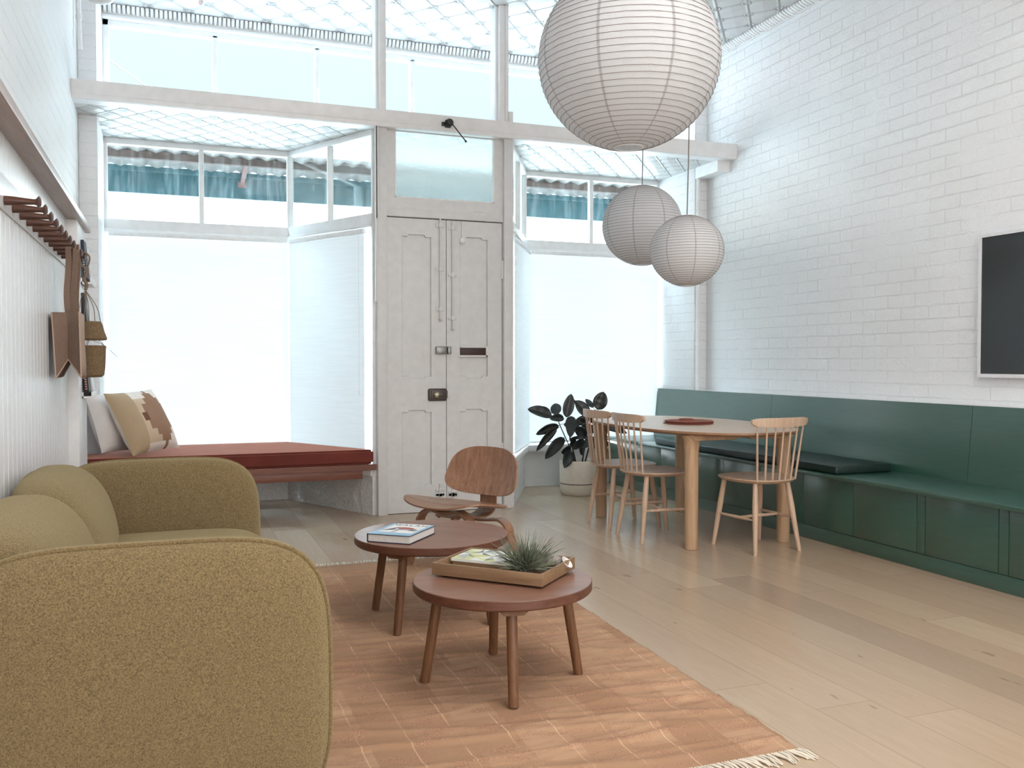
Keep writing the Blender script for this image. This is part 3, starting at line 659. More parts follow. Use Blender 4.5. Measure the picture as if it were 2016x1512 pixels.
bm = B(); add_tube(bm, smooth_path([(.0, .02, 0), (.06, .04, -.03), (.12, .06, -.09)], 4), .0012, 5); finish(bm, 'string', twine, t)

# conduit and alarm sensor at the top of the left pier
bm = B(); add_tube(bm, smooth_path([(-.585, 6.95, 3.94), (-.583, 6.95, 3.70), (-.58, 6.95, 3.55), (-.575, 6.94, 3.42), (-.572, 6.96, 3.33)], 5), .016, 10); add_tube(bm, [(-.579, 6.948, 3.56), (-.579, 6.948, 3.53)], .021, 10)
tag(finish(bm, 'conduit', bright_paint), 'short white conduit running down the left brick wall beside the ceiling', 'conduit')
t = thing('alarm_sensor', 'white rounded ceiling alarm sensor with a dark slot, cut by the top of the photo', 'sensor', (-.40, 6.19, 3.42))
bm = B(); superell(bm, (0, 0, .02), (.085, .06, .055), 2.6, 2.6, N=10); finish(bm, 'housing', bright_paint, t)
bm = B(); add_box(bm, (-.05, -.065, .003), (.02, -.052, .014), .002); finish(bm, 'slot', black, t)
bm = B(); add_box(bm, (-.035, -.052, -.018), (-.028, -.044, -.013)); add_box(bm, (-.012, -.054, -.018), (-.006, -.046, -.013)); finish(bm, 'marks', dark_metal, t)
bm = B(); add_tube(bm, [(-.21, 0, .06), (-.06, 0, .04)], .012, 8); finish(bm, 'arm', bright_paint, t)
bm = B(); add_lathe(bm, [(.03, 0), (.03, -.008), (.015, -.02), (.018, -.035), (.008, -.05), (0, -.052)], 16); o = tag(finish(bm, 'ceiling_rosette', plain('rosette', srgb(214, 196, 196), .6)), 'small round knob on the pressed-tin ceiling near the front window', 'ceiling knob'); o.location = (.233, 7.40, ZC)
# pipe down the right pier
bm = B(); add_tube(bm, [(4.49, 7.14, .5), (4.492, 7.14, 2.83)], .017, 12); add_tube(bm, [(4.49, 7.14, 1.32), (4.49, 7.14, 1.35)], .021, 12); add_tube(bm, [(4.49, 7.14, 2.55), (4.49, 7.14, 2.57)], .021, 12)
tag(finish(bm, 'wall_pipe', white_paint), 'thin white painted pipe running down the brick pier behind the green bench', 'pipe')

# ------------------------------------------------------------------ blinds
def blind(name, p, q, z0, z1, label, rail=True, cord=None):
    p = Vector(p); q = Vector(q); d = (q-p).normalized(); nrm = Vector((d.y, -d.x, 0))
    if nrm.dot(Vector((2.0, 0, 0))-p) < 0 and abs(d.y) < .1: pass
    t = thing(name, label, 'blind', ((p.x+q.x)/2, (p.y+q.y)/2, z0)); O = Vector(t.location)
    bm = B(); n = int((z1-z0)/.02); L = (q-p).length; rows = []
    for i in range(n*2+1):
        zz = z0+(z1-z0)*i/(n*2); off = nrm*(.0025 if i % 2 else -.0025)
        rows.append([bm.verts.new(p+d*L*s_+off+Vector((0, 0, zz))-O) for s_ in (0, .25, .5, .75, 1)])
    for A, Q in zip(rows, rows[1:]):
        for j in range(4): bm.faces.new((A[j], A[j+1], Q[j+1], Q[j]))
    finish(bm, 'pleated_cloth', blind_cloth, t, angle=180)
    bm = B(); zz = Vector((0, 0, z1+.018)); bar(bm, p+zz-O, q+zz-O, .035, .036, .006); finish(bm, 'head_rail', bright_paint, t)
    bm = B(); zz = Vector((0, 0, z0-.006)); bar(bm, p+zz-O, q+zz-O, .022, .014, .004); finish(bm, 'bottom_rail', bright_paint, t)
    if cord is not None:
        bm = B(); c = p+d*L*cord-O; add_tube(bm, [c+Vector((0, 0, z1)), c+Vector((0, 0, z0+.55))], .0022, 5); add_tube(bm, [c+Vector((0, 0, z0+.55)), c+Vector((0, 0, z0+.51))], .006, 6); finish(bm, 'pull_cord', bright_paint, t)
blind('pleated_blind', (-.455, 7.765, 0), (.915, 7.765, 0), .40, 2.16, 'widest white pleated blind, in the window behind the rust daybed')
blind('pleated_blind', (.925, 7.72, 0), (1.385, 6.90, 0), .40, 2.15, 'white pleated blind on the slanted side of the left bay, beside the doors', cord=.93)
blind('pleated_blind', (4.43, 7.765, 0), (3.09, 7.765, 0), .43, 2.16, 'white pleated blind in the window behind the potted rubber plant')
blind('pleated_blind', (3.075, 7.72, 0), (2.615, 6.90, 0), .43, 2.15, 'narrow white pleated blind on the slanted side right of the doors', cord=.93)

# ------------------------------------------------------------------ daybed with cushion and pillows
t = thing('daybed', 'timber window seat shelf built into the left bay under the rust mattress', 'window seat', (.4, 7.2, .35))
o_ = Vector((.4, 7.2, .35))
q = [(-.605-.4, 6.75-7.2), (1.445-.4, 6.75-7.2), (1.35-.4, 6.86-7.2), (.87-.4, 7.72-7.2), (-.48-.4, 7.72-7.2), (-.48-.4, 7.15-7.2), (-.605-.4, 7.15-7.2)]
bm = B(); prism(bm, q, 'Z', 0, .045); finish(bm, 'board', rail_wood, t)
bm = B(); add_box(bm, (-1.005, -.44, -.062), (.94, -.40, 0), .002); finish(bm, 'front_rail', rail_wood, t)
bm = B()
q2 = [(-.60, 6.755), (1.43, 6.755), (1.37, 6.88), (.90, 7.70), (-.47, 7.70), (-.47, 7.155), (-.60, 7.155)]
vs = [bm.verts.new((p[0], p[1], .397)) for p in q2]; f = bm.faces.new(vs)
ex_ = bmesh.ops.extrude_face_region(bm, geom=[f]); up = [g for g in ex_['geom'] if isinstance(g, bmesh.types.BMVert)]
for v_ in up: v_.co.z = .505
bmesh.ops.bevel(bm, geom=[e_ for e_ in bm.edges], offset=.016, segments=3, affect='EDGES')
tag(finish(bm, 'daybed_mattress', rust_velvet), 'thin rust velvet mattress filling the left window seat', 'mattress')

def pillow_bm(w, h, th, N=28, seed=0):
    bm = B(); G = {}; lq = bm.faces.layers.int.new('q')
    for s_ in (1, -1):
        for i in range(N+1):
            for j in range(N+1):
                u, v_ = i/N*2-1, j/N*2-1
                e_ = (1-abs(u)**2.6)*(1-abs(v_)**2.6); tck = th/2*max(0, e_)**.55
                pin = .055*(1-abs(v_)**2)*abs(u)**3; pin2 = .055*(1-abs(u)**2)*abs(v_)**3
                x = w/2*u*(1-pin); y_ = h/2*v_*(1-pin2)
                wr = .004*noise.noise(Vector((u*3+seed, v_*3, s_)))*(1 if e_ > .02 else 0)
                k_ = (s_, i, j)
                if s_ == -1 and (i in (0, N) or j in (0, N)): G[k_] = G[(1, i, j)]
                else: G[k_] = bm.verts.new((x, y_, s_*(tck+wr) if e_ > 0 else 0))
        for i in range(N):
            for j in range(N):
                a = [G[(s_, i, j)], G[(s_, i+1, j)], G[(s_, i+1, j+1)], G[(s_, i, j+1)]]
                f = bm.faces.new(a if s_ > 0 else a[::-1]); f.smooth = True
                f.material_index = 0
                f[lq] = (i+1)*100+j if s_ > 0 else 0
    return bm
def place_pillow(o, c, az, lean, roll=0):
    # local z (face normal) points horizontally at azimuth az, then tilts up by lean
    n = Vector((math.cos(az)*math.cos(lean), math.sin(az)*math.cos(lean), math.sin(lean)))
    u = Vector((0, 0, 1)); y_ = (u-n*u.dot(n)).normalized(); x_ = y_.cross(n)
    M = Matrix((x_, y_, n)).transposed().to_4x4() @ Matrix.Rotation(roll, 4, 'Z'); M.translation = c; o.matrix_world = M
bm = pillow_bm(.50, .49, .19, 30); ly = bm.faces.layers.int.get('q')
for f in bm.faces:
    q_ = f[ly]
    if not q_: f.material_index = 4; continue
    i = q_//100-1; j = q_ % 100; u = (i+.5)/30; v_ = (j+.5)/30; a = abs(v_-.5)
    hw = .34 if a < .07 else .25 if a < .19 else .17 if a < .31 else .10 if a < .39 else .03
    c0 = .66
    if abs(u-c0) < hw: f.material_index = 3 if (u-c0 < -.22 and a < .07) else 2
    elif u < .30: f.material_index = 0
    elif a > .40 or (u > .9): f.material_index = 4
    elif u < c0: f.material_index = 1 if v_ < .75 else 4 if a > .3 else 1
    else: f.material_index = 4
kp = tag(finish(bm, 'kilim_pillow', [k_tan, k_lt, k_brown, k_dk, k_cream]), 'front patterned pillow with a stepped brown and tan kilim face on the daybed', 'pillow')
place_pillow(kp, (-.200, 7.00, .742), math.radians(-38), math.radians(28), math.radians(2))
bm = pillow_bm(.46, .45, .18, 24, 5); wp = tag(finish(bm, 'linen_pillow', linen), 'plain white linen pillow standing behind the patterned one against the pier', 'pillow')
place_pillow(wp, (-.385, 7.075, .735), math.radians(-34), math.radians(21), math.radians(-3))

# ------------------------------------------------------------------ sofa
S0 = Vector((-.06, 3.3, 0))
t = thing('sofa', 'olive boucle sofa with rounded piped arms against the panelled left wall', 'sofa', S0)
def arm(y_out, sgn):   # sgn -1: near arm, outside faces the camera
    bm = B(); hw = .092; cy = y_out+sgn*.0-sgn*hw-3.3
    def fn(co):
        z = co.z/.365; co.x *= 1-.05*max(0, z)**2+.0*z; co.y += 0
        return co
    superell(bm, (.0, cy, .384), (.435, hw, .356), 4.6, 2.6, N=26, fn=fn)
    a = finish(bm, 'arm', sofa_cloth, t)
    bm = B(); pts = []
    yy = .26; s_ = (1-yy**2.6)**(1/2.6)
    for i in range(90):
        an = 2*PI*i/90; cx, sz = math.cos(an), math.sin(an); r = (abs(cx)**4.6+abs(sz)**4.6)**(-1/4.6)
        X = cx*r*s_*.435*1.004; Z = sz*r*s_*.356*1.004; X *= 1-.05*max(0, Z/.365)**2
        pts.append((X, cy+sgn*yy*hw*1.01, .384+Z))
    add_tube(bm, pts, .0062, 8, closed=True); finish(bm, 'piping', piping_cloth, a)
arm(2.235, -1); arm(4.375, 1)
bm = B(); superell(bm, (-.08, 0, .175), (.36, .87, .13), 8, 6, N=14); finish(bm, 'base', sofa_cloth, t)
bm = B(); superell(bm, (.05, 0, .355), (.375, .872, .103), 5, 7, pa=(0, 1), N=26, fn=lambda c: Vector((c.x, c.y, c.z+(.022*(1-(c.x/.375)**2)*(1-(c.y/.868)**2) if c.z > 0 else 0)))); finish(bm, 'seat_cushion', sofa_cloth, t)
bm = B(); superell(bm, (-.375, 0, .42), (.085, .875, .30), 4, 4, N=18); finish(bm, 'back_frame', sofa_cloth, t)
for yc in (-.435, .435):
    bm = B()
    def fn(co):
        z = co.z/.215; return Vector((co.x-.055*(z+.3)+.02*(1-z*z), co.y, co.z))
    superell(bm, (-.300, yc, .552), (.140, .432, .215), 2.7, 4.2, N=26, fn=fn)
    o = finish(bm, 'back_cushion', sofa_cloth, t)
    bm = B(); pts = []
    for i in range(70):
        an = 2*PI*i/70; cy_, sz = math.cos(an), math.sin(an); r = (abs(cy_)**4.2+abs(sz)**2.7)**(-1/3.4)
        z = max(-1, min(1, sz*r*.97)); co = fn(Vector((-.075, cy_*r*.432*.97, z*.205)))
        pts.append((co.x-.300, co.y+yc, co.z+.552))
    add_tube(bm, pts, .005, 6, closed=True); finish(bm, 'piping', piping_cloth, o)
for x_, y_ in ((.24, -.95), (.24, .95), (-.34, -.95), (-.34, .95)):
    bm = B(); add_tube(bm, [(x_, y_, 0.012), (x_, y_, .08)], .02, 12); finish(bm, 'foot', black, t)

# ------------------------------------------------------------------ rug
bm = B(); NX, NY = 130, 300; x0, x1 = -.42, 1.80; y0, y1 = 2.22, 5.18
def rug_h(x, y):
    n1 = noise.noise(Vector((x*1.0+3, y*5.2+x*.6, 1.7))); n2 = noise.noise(Vector((x*2.2, y*13+4, .3)))
    r = max(0, 1-abs(n1)*6.5)**2*.011+max(0, 1-abs(n2)*4)**2*.005+.0015*noise.noise(Vector((x*6, y*22, 9)))
    ex = min(1, max(0, min(y-y0, y1-y)/.12)); return .0045+r*ex*(.5+.5*min(1, max(0, (x1-x)/.1)))
G = [[None]*(NY+1) for _ in range(NX+1)]
for i in range(NX+1):
    for j in range(NY+1):
        x = x0+(x1-x0)*i/NX; y = y0+(y1-y0)*j/NY
        sk = (y-2.2)*.035*(i/NX)-.04*(i/NX)
        G[i][j] = bm.verts.new((x+sk+.006*noise.noise(Vector((0, y*3, 0)))*(i == NX), y, rug_h(x, y)))
for i in range(NX):
    for j in range(NY): bm.faces.new((G[i][j], G[i+1][j], G[i+1][j+1], G[i][j+1]))
r0 = thing('rug', 'large terracotta flatweave rug with pale fringed ends under the coffee tables', 'rug', (.7, 3.7, 0))
bmesh.ops.translate(bm, verts=bm.verts, vec=(-.7, -3.7, 0))
o = finish(bm, 'weave', rug_mat, r0, angle=180); sm = o.modifiers.new('thickness', 'SOLIDIFY'); sm.thickness = .0035; sm.offset = -1
random.seed(3)
for y, sg in ((y0, -1), (y1, 1)):
    bm = B(); x = x0
    while x < x1+.0:
        xx = x+((y-2.2)*.035-.04)*((x-x0)/(x1-x0)); L = random.uniform(.055, .08); dx = random.uniform(.0, .035)*(1 if sg < 0 else .6)
        add_tube(bm, [(xx-.7, y-3.7, .006), (xx-.7+dx*.4, y-3.7+sg*L*.5, .007+random.random()*.004), (xx-.7+dx, y-3.7+sg*L, .003)], [.003, .0035, .0022], 5)
        x += random.uniform(.007, .011)
    finish(bm, 'fringe', fringe_mat, r0)

# ------------------------------------------------------------------ coffee tables
def coffee_table(loc, rz, D, H, label):
    t = thing('coffee_table', label, 'coffee table', loc, rz, None); R = D/2
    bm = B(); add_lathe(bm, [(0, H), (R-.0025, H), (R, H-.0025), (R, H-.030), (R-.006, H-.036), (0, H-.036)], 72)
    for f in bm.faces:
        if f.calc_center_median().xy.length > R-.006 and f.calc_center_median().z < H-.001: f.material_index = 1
    finish(bm, 'tabletop', [table_top_wood, edge_shade_wood], t)
    for i in range(4):
        a = PI/2*i; c, s_ = math.cos(a), math.sin(a); rt, rb = R*.72, R*.87
        bm = B(); add_tube(bm, [(c*rt, s_*rt, H-.056), (c*rb, s_*rb, .0)], [.0195, .0175], 24); finish(bm, 'leg', dark_leg, t)
    for i in range(2):
        a = PI/2*i; bm = B(); Mx = Matrix.Rotation(a, 4, 'Z'); L = R*.86
        L = R*.90; q = [(-.052, H-.036), (-.052, H-.040), (-.034, H-.057), (.034, H-.057), (.052, H-.040), (.052, H-.036)]
        prism(bm, q, 'X', -L, L); bmesh.ops.transform(bm, matrix=Mx, verts=bm.verts); finish(bm, 'batten', dark_leg, t)
    return t
coffee_table((1.128, 3.10, .0085), math.atan2(3.16-3.10, .857-1.128), .655, .368, 'nearer round coffee table, walnut-stained, with the wooden tray on it')
coffee_table((1.10, 3.965, .0085), math.atan2(4.173-3.965, .889-1.10), .695, .383, 'farther round coffee table with the book on it')

# tray with contents (tray edges: A-B front, B-C right)
TZ = .377
A_, B_, C_ = Vector((.891, 3.213, 0)), Vector((1.200, 2.895, 0)), Vector((1.415, 3.045, 0))
ax = (B_-A_).normalized(); ay = Vector((-ax.y, ax.x, 0)); LX = (B_-A_).length; LY = .315
trot = math.atan2(ax.y, ax.x); tc_ = A_+ax*LX/2+ay*LY/2
t = thing('serving_tray', 'rectangular wooden tray with low sides on the nearer coffee table', 'tray', (tc_.x, tc_.y, TZ), trot)
bm = B(); add_box(bm, (-LX/2+.012, -LY/2+.012, .012), (LX/2-.012, LY/2-.012, .018)); finish(bm, 'base', tray_wood, t)
bm = B(); add_box(bm, (-LX/2+.03, -LY/2+.03, 0), (LX/2-.03, LY/2-.03, .012)); finish(bm, 'foot', plain('tray_foot', srgb(60, 40, 32), .6), t)
for lo, hi in (((-LX/2, -LY/2, .008), (LX/2, -LY/2+.011, .052)), ((-LX/2, LY/2-.011, .008), (LX/2, LY/2, .052)), ((-LX/2, -LY/2+.011, .008), (-LX/2+.011, LY/2-.011, .052)), ((LX/2-.011, -LY/2+.011, .008), (LX/2, LY/2-.011, .052))):
    bm = B(); add_box(bm, lo, hi, .0015); finish(bm, 'side', tray_wood, t)
# patterned note box in the tray
t = thing('patterned_box', 'flat box with a grey and lime triangle-patterned lid lying in the tray', 'box', tuple(tc_-ax*.070+ay*.035)[:2]+(TZ+.0185,), trot+.03)
boxo('body', (-.122, -.088, 0), (.122, .088, .024), tray_wood, t, .002)
bm = B(); add_box(bm, (-.127, -.093, .024), (.127, .093, .035), .001, 0)
tm = [plain('tri_white', srgb(226, 228, 222), .5), plain('tri_lime', srgb(200, 204, 142), .5), plain('tri_grey', srgb(122, 128, 124), .5), plain('tri_mid', srgb(178, 182, 176), .5)]
random.seed(5); nx, ny = 6, 4; P_ = [[(-.126+.252*i/nx+(random.uniform(-.012, .012) if 0 < i < nx else 0), -.092+.184*j/ny+(random.uniform(-.012, .012) if 0 < j < ny else 0), .0355) for j in range(ny+1)] for i in range(nx+1)]
for i in range(nx):
    for j in range(ny):
        a, b, c, d = P_[i][j], P_[i+1][j], P_[i+1][j+1], P_[i][j+1]
        for tr_ in (((a, b, c), (a, c, d)) if (i+j) % 2 else ((a, b, d), (b, c, d))):
            f = bm.faces.new([bm.verts.new(p) for p in tr_]); f.material_index = random.choice((0, 0, 1, 2, 3))
finish(bm, 'lid', tm, t, smooth=False)
# air plant
pc = tc_+ax*.105-ay*.035
t = thing('air_plant', 'spiky grey-green air plant lying in the wooden tray', 'air plant', (pc.x, pc.y, TZ+.019), 0)
bm = B(); random.seed(11)
for i in range(360):
    az = random.uniform(0, 2*PI); el = math.radians(random.triangular(-5, 88, 38)); L = random.uniform(.07, .17)*(1 if el < 1 else .9)
    p = Vector((random.uniform(-.02, .02), random.uniform(-.02, .02), .016)); d = Vector((math.cos(az)*math.cos(el), math.sin(az)*math.cos(el), math.sin(el)))
    if d.z < .3 and d.dot(-ay) > .3: L *= .55
    pts = [p.copy()]; cv = random.uniform(-.30, .16)
    for s_ in range(6):
        d = (d+Vector((random.uniform(-.08, .08), random.uniform(-.08, .08), cv*.35))).normalized(); p = p+d*L/6
        if p.z < .004: p.z = .004
        pts.append(p.copy())
    add_tube(bm, pts, [.0026, .0026, .0023, .0018, .0013, .0008, .0003], 4, cap=False)
finish(bm, 'foliage', air_mat, t)
# shell and driftwood
sc_ = tc_+ax*.165+ay*.085
t = thing('sea_shell', 'grey sea shell with a pearly lip in the back corner of the tray', 'shell', (sc_.x, sc_.y, TZ+.019), trot)
bm = B(); superell(bm, (0, 0, .024), (.034, .026, .024), 2, 2, N=8, fn=lambda c: c*(1+.09*math.sin(14*math.atan2(c.y, c.x)))); finish(bm, 'shell_body', shell, t)
bm = B(); add_lathe(bm, [(.004, 0), (.018, .004), (.026, .016), (.024, .017), (.016, .007), (.004, .003)], 18, M=Matrix.Translation((.045, -.005, .018)) @ Matrix.Rotation(.8, 4, 'Y')); finish(bm, 'lip', pearl, t)
sc_ = tc_+ax*.155+ay*.02
bm = B(); add_tube(bm, smooth_path([(-.05, 0, .012), (-.02, .015, .02), (.02, .01, .022), (.05, .03, .016)], 5), [.008+.006*abs(math.sin(i*1.3)) for i in range(16)], 8); add_tube(bm, smooth_path([(.0, .01, .018), (.02, -.02, .02), (.05, -.03, .012)], 4), .006, 7)
o = tag(finish(bm, 'driftwood', driftwood), 'small twisted piece of driftwood in the tray beside the air plant', 'driftwood'); o.location = (sc_.x, sc_.y, TZ+.018); o.rotation_euler = (0, 0, trot)

# magazine-style book on farther table
TB = .3925
A_, B_, C_ = Vector((.783, 3.865, 0)), Vector((.940, 3.735, 0)), Vector((1.103, 3.955, 0))
ax2 = (B_-A_).normalized(); r2 = math.atan2(ax2.y, ax2.x); w2 = (B_-A_).length; h2 = .265; ay2 = Vector((-ax2.y, ax2.x, 0)); c2 = A_+ax2*w2/2+ay2*h2/2
t = thing('cookbook', 'thick pale-blue book with a pink bird and the title GALAH on the farther table', 'book', (c2.x, c2.y, TB), r2)
boxo('pages', (-w2/2+.004, -h2/2+.004, .003), (w2/2-.004, h2/2-.004, .033), page, t)
bm = B(); add_box(bm, (-w2/2, -h2/2, 0), (w2/2, h2/2, .003)); add_box(bm, (-w2/2, -h2/2, .033), (w2/2, h2/2, .036), .0005); add_box(bm, (-w2/2, -h2/2, 0), (-w2/2+.003, h2/2, .036))
cov = finish(bm, 'cover', [navy], t)
bm = B(); add_box(bm, (-w2/2+.001, -h2/2+.001, .036), (w2/2-.001, h2/2-.001, .0364)); finish(bm, 'cover_sheet', [sky_blue], cov)
bm = B(); add_box(bm, (-w2/2+.022, -h2/2+.055, .0364), (w2/2-.018, h2/2-.006, .0367)); finish(bm, 'cover_picture', [book_white], cov)
def ell_poly(bm, cx, cy, a, b, z, rot=0, n=20, mat=0):
    vs = [bm.verts.new((cx+a*math.cos(2*PI*i/n)*math.cos(rot)-b*math.sin(2*PI*i/n)*math.sin(rot), cy+a*math.cos(2*PI*i/n)*math.sin(rot)+b*math.sin(2*PI*i/n)*math.cos(rot), z)) for i in range(n)]
    f = bm.faces.new(vs); f.material_index = mat
bm = B(); ell_poly(bm, .012, .02, .042, .026, .0369, -.2, mat=0); ell_poly(bm, -.01, -.012, .06, .012, .0370, .25, mat=1); ell_poly(bm, .045, -.008, .034, .011, .0371, -.4, mat=1)
for i in range(4): ell_poly(bm, -.056+.006*i, -.03+.018*i, .026, .0045, .0372, .5+.22*i, mat=2)
for i in range(3): ell_poly(bm, .055+.004*i, -.022+.014*i, .022, .004, .0372, -.3-.2*i, mat=2)
ell_poly(bm, -.01, -.05, .0035, .026, .0372, -.25, mat=2); finish(bm, 'bird_picture', [gal_red, grey_print, ink], cov, smooth=False)
cu = bpy.data.curves.new('txt', 'FONT'); cu.body = 'GALAH'; cu.size = .042; cu.align_x = 'CENTER'; cu.extrude = .0002; cu.space_character = 1.25
to = bpy.data.objects.new('txt', cu); COL.objects.link(to); bpy.context.view_layer.update()
me = bpy.data.meshes.new_from_object(to.evaluated_get(bpy.context.evaluated_depsgraph_get())); bpy.data.objects.remove(to)
me.materials.clear(); me.materials.append(ink); o = bpy.data.objects.new('title_lettering', me); COL.objects.link(o); o.parent = cov; o.location = (.003, .082, .0370)

# ------------------------------------------------------------------ moulded plywood lounge chair
t = thing('plywood_lounge_chair', 'low walnut moulded-plywood lounge chair facing the sofa by the doors', 'lounge chair', (1.50, 4.86, 0), math.radians(-59))
def panel(bm, W_, H_, fz, nx=28, ny=22, m=3.2, th=.009, taper=0):
    top = []; 
    for s_ in (1, -1):
        rows = []
        for i in range(nx+1):
            r_ = []
            for j in range(ny+1):
                u, v_ = i/nx*2-1, j/ny*2-1
                mx_ = max(abs(u), abs(v_)); 
                if mx_ > 0:
                    r = mx_/((abs(u)**m+abs(v_)**m)**(1/m)); uu, vv = u*r, v_*r
                else: uu = vv = 0
                uu2 = uu*(1-taper*vv)
                p, n = fz(uu2, vv); r_.append(bm.verts.new(p+n*(s_*th/2)))
            rows.append(r_)
        for i in range(nx):
            for j in range(ny): bm.faces.new((rows[i][j], rows[i+1][j], rows[i+1][j+1], rows[i][j+1]))
        top.append(rows)
    A, Q = top; bd = [(i, 0) for i in range(nx)]+[(nx, j) for j in range(ny)]+[(i, ny) for i in range(nx, 0, -1)]+[(0, j) for j in range(ny, 0, -1)]
    for (a, b), (c, d) in zip(bd, bd[1:]+bd[:1]): bm.faces.new((A[a][b], A[c][d], Q[c][d], Q[a][b]))
def surf(fn):
    def g(u, v_):
        e_ = 1e-3; p = Vector(fn(u, v_)); n = (Vector(fn(u+e_, v_))-p).cross(Vector(fn(u, v_+e_))-p).normalized(); return p, n
    return g
def seatf(u, v_):   # u across, v_ -1 front .. 1 back ; front is local -Y
    z = .372-.040*v_+.014*abs(u)**2.5-.008*(1-u*u)*(1-v_*v_)
    if v_ < -.45: z -= .13*(-.45-v_)**2*(1-.35*u*u)
    if v_ > .5: z += .03*(v_-.5)
    return (u*.28, v_*.235, z)
bm = B(); panel(bm, .56, .5, surf(seatf), m=3.0, th=.010, taper=.10); finish(bm, 'seat', walnut_x, t)
def backf(u, v_): return (u*.262, .262+.07*(v_*.5)-.055*u*u-.012*v_*v_, .535+v_*.137-.0*u*u)
bm = B(); panel(bm, .54, .28, surf(backf), m=3.1, th=.010, taper=.12); finish(bm, 'backrest', walnut, t)
bm = B(); ribbon(bm, smooth_path([(0, -.12, .315), (0, .0, .300), (0, .12, .285), (0, .20, .285), (0, .262, .32), (0, .272, .40), (0, .282, .50), (0, .295, .56)], 5), (1, 0, 0), .118, .011); finish(bm, 'spine', walnut, t)
def archp(w, h, foot, y, fy, r=.09):
    pts = [(-foot, fy, .0)]; 
    for i in range(7): a = PI-(PI/2)*i/6; pts.append((-w+r+r*math.cos(a), y, h-r+r*math.sin(a)))
    pts += [(-.03, y, h-.012), (.03, y, h-.012)]
    for i in range(7): a = PI/2-(PI/2)*i/6; pts.append((w-r+r*math.cos(a), y, h-r+r*math.sin(a)))
    pts.append((foot, fy, 0)); return smooth_path(pts, 4)
bm = B(); ribbon(bm, archp(.200, .345, .245, -.10, -.15, .105), (0, 1, 0), .062, .014); finish(bm, 'front_legs', walnut_x, t)
bm = B(); ribbon(bm, archp(.215, .268, .262, .205, .27, .085), (0, 1, 0), .062, .014); finish(bm, 'rear_legs', walnut_x, t)
for x_, y_ in ((-.05, -.10), (.05, -.10)):
    bm = B(); add_tube(bm, [(x_, y_, .30), (x_, y_, .317)], .008, 8); finish(bm, 'bolt', dark_metal, t)

# ------------------------------------------------------------------ dining table, mats
t = thing('dining_table', 'pale oak oval dining table with thick round legs before the green bench', 'dining table', (3.37, 5.49, 0))
def oval(a, b, n, N=96): 
    return [(a*math.copysign(abs(math.cos(2*PI*i/N))**(2/n), math.cos(2*PI*i/N)), b*math.copysign(abs(math.sin(2*PI*i/N))**(2/n), math.sin(2*PI*i/N))) for i in range(N)]
bm = B(); rr_ = []
for s_, z in ((1, .74), (1, .728), (.985, .720), (.94, .714)):
    rr_.append([bm.verts.new((p[0]*s_ if s_ == 1 else p[0]-(1-s_)*p[0], p[1]*s_, z)) for p in oval(.535, .93, 2.35)])
bm.faces.new(rr_[0]); bm.faces.new(rr_[-1][::-1])
for A, Q in zip(rr_, rr_[1:]):
    for i in range(96): bm.faces.new((A[i], A[(i+1) % 96], Q[(i+1) % 96], Q[i]))

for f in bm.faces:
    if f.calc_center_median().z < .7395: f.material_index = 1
finish(bm, 'tabletop', [oak_top, oak_edge_shade], t)
for x_, y_ in ((-.345, -.62), (.345, -.62), (-.345, .645), (.345, .645)):
    bm = B(); add_lathe(bm, [(0, 0), (.038, 0), (.041, .003), (.044, .60), (.045, .62), (.052, .685), (.066, .714), (0, .714)], 32, (x_, y_, 0)); finish(bm, 'leg', oak_leg, t)
for y_ in (-.62, .645):
    bm = B(); prism(bm, [(-.39, .716), (-.36, .682), (-.06, .682), (-.03, .70), (.03, .70), (.06, .682), (.36, .682), (.39, .716)], 'Y', y_-.06, y_+.06); finish(bm, 'batten', oak_leg, t)
bm = B(); add_box(bm, (-.06, -.6, .692), (.06, .6, .714), .003); finish(bm, 'batten', oak_leg, t)
def mat_disc(loc, R_, th, label, rz=0, flower=False, name='placemat'):
    bm = B(); seg = 40; pr = []
    for (f_, z) in ((0, th), (.55, th), (.62, th*.9), (.94, th), (1, th*.6), (1, th*.3), (.96, 0), (0, 0)): pr.append((R_*f_, z))
    add_lathe(bm, pr, seg)
    for v_ in bm.verts:
        a = math.atan2(v_.co.y, v_.co.x); r = v_.co.xy.length
        if r > R_*.7: k_ = 1+.035*math.cos(a*(12 if not flower else 8)); v_.co.x *= k_; v_.co.y *= k_
    o = finish(bm, name, placemat_mat); o.location = loc; o.rotation_euler = (0, 0, rz)
    return tag(o, label, 'placemat' if name == 'placemat' else 'coaster')
mx_, my_ = 3.365, 5.46
mat_disc((mx_, my_, .7405), .168, .007, 'bottom round terracotta placemat of the stack on the dining table')
mat_disc((mx_+.006, my_+.004, .7478), .165, .007, 'middle round terracotta placemat of the stack on the dining table', .4)
mat_disc((mx_+.002, my_-.003, .7551), .166, .007, 'topmost large round terracotta placemat on the dining table', .9)
mat_disc((mx_-.015, my_, .7624), .052, .006, 'lower small terracotta coaster on top of the placemats', 0, True, 'coaster')
mat_disc((mx_-.018, my_+.002, .7686), .048, .006, 'upper small terracotta coaster topping the placemat stack', .3, True, 'coaster')

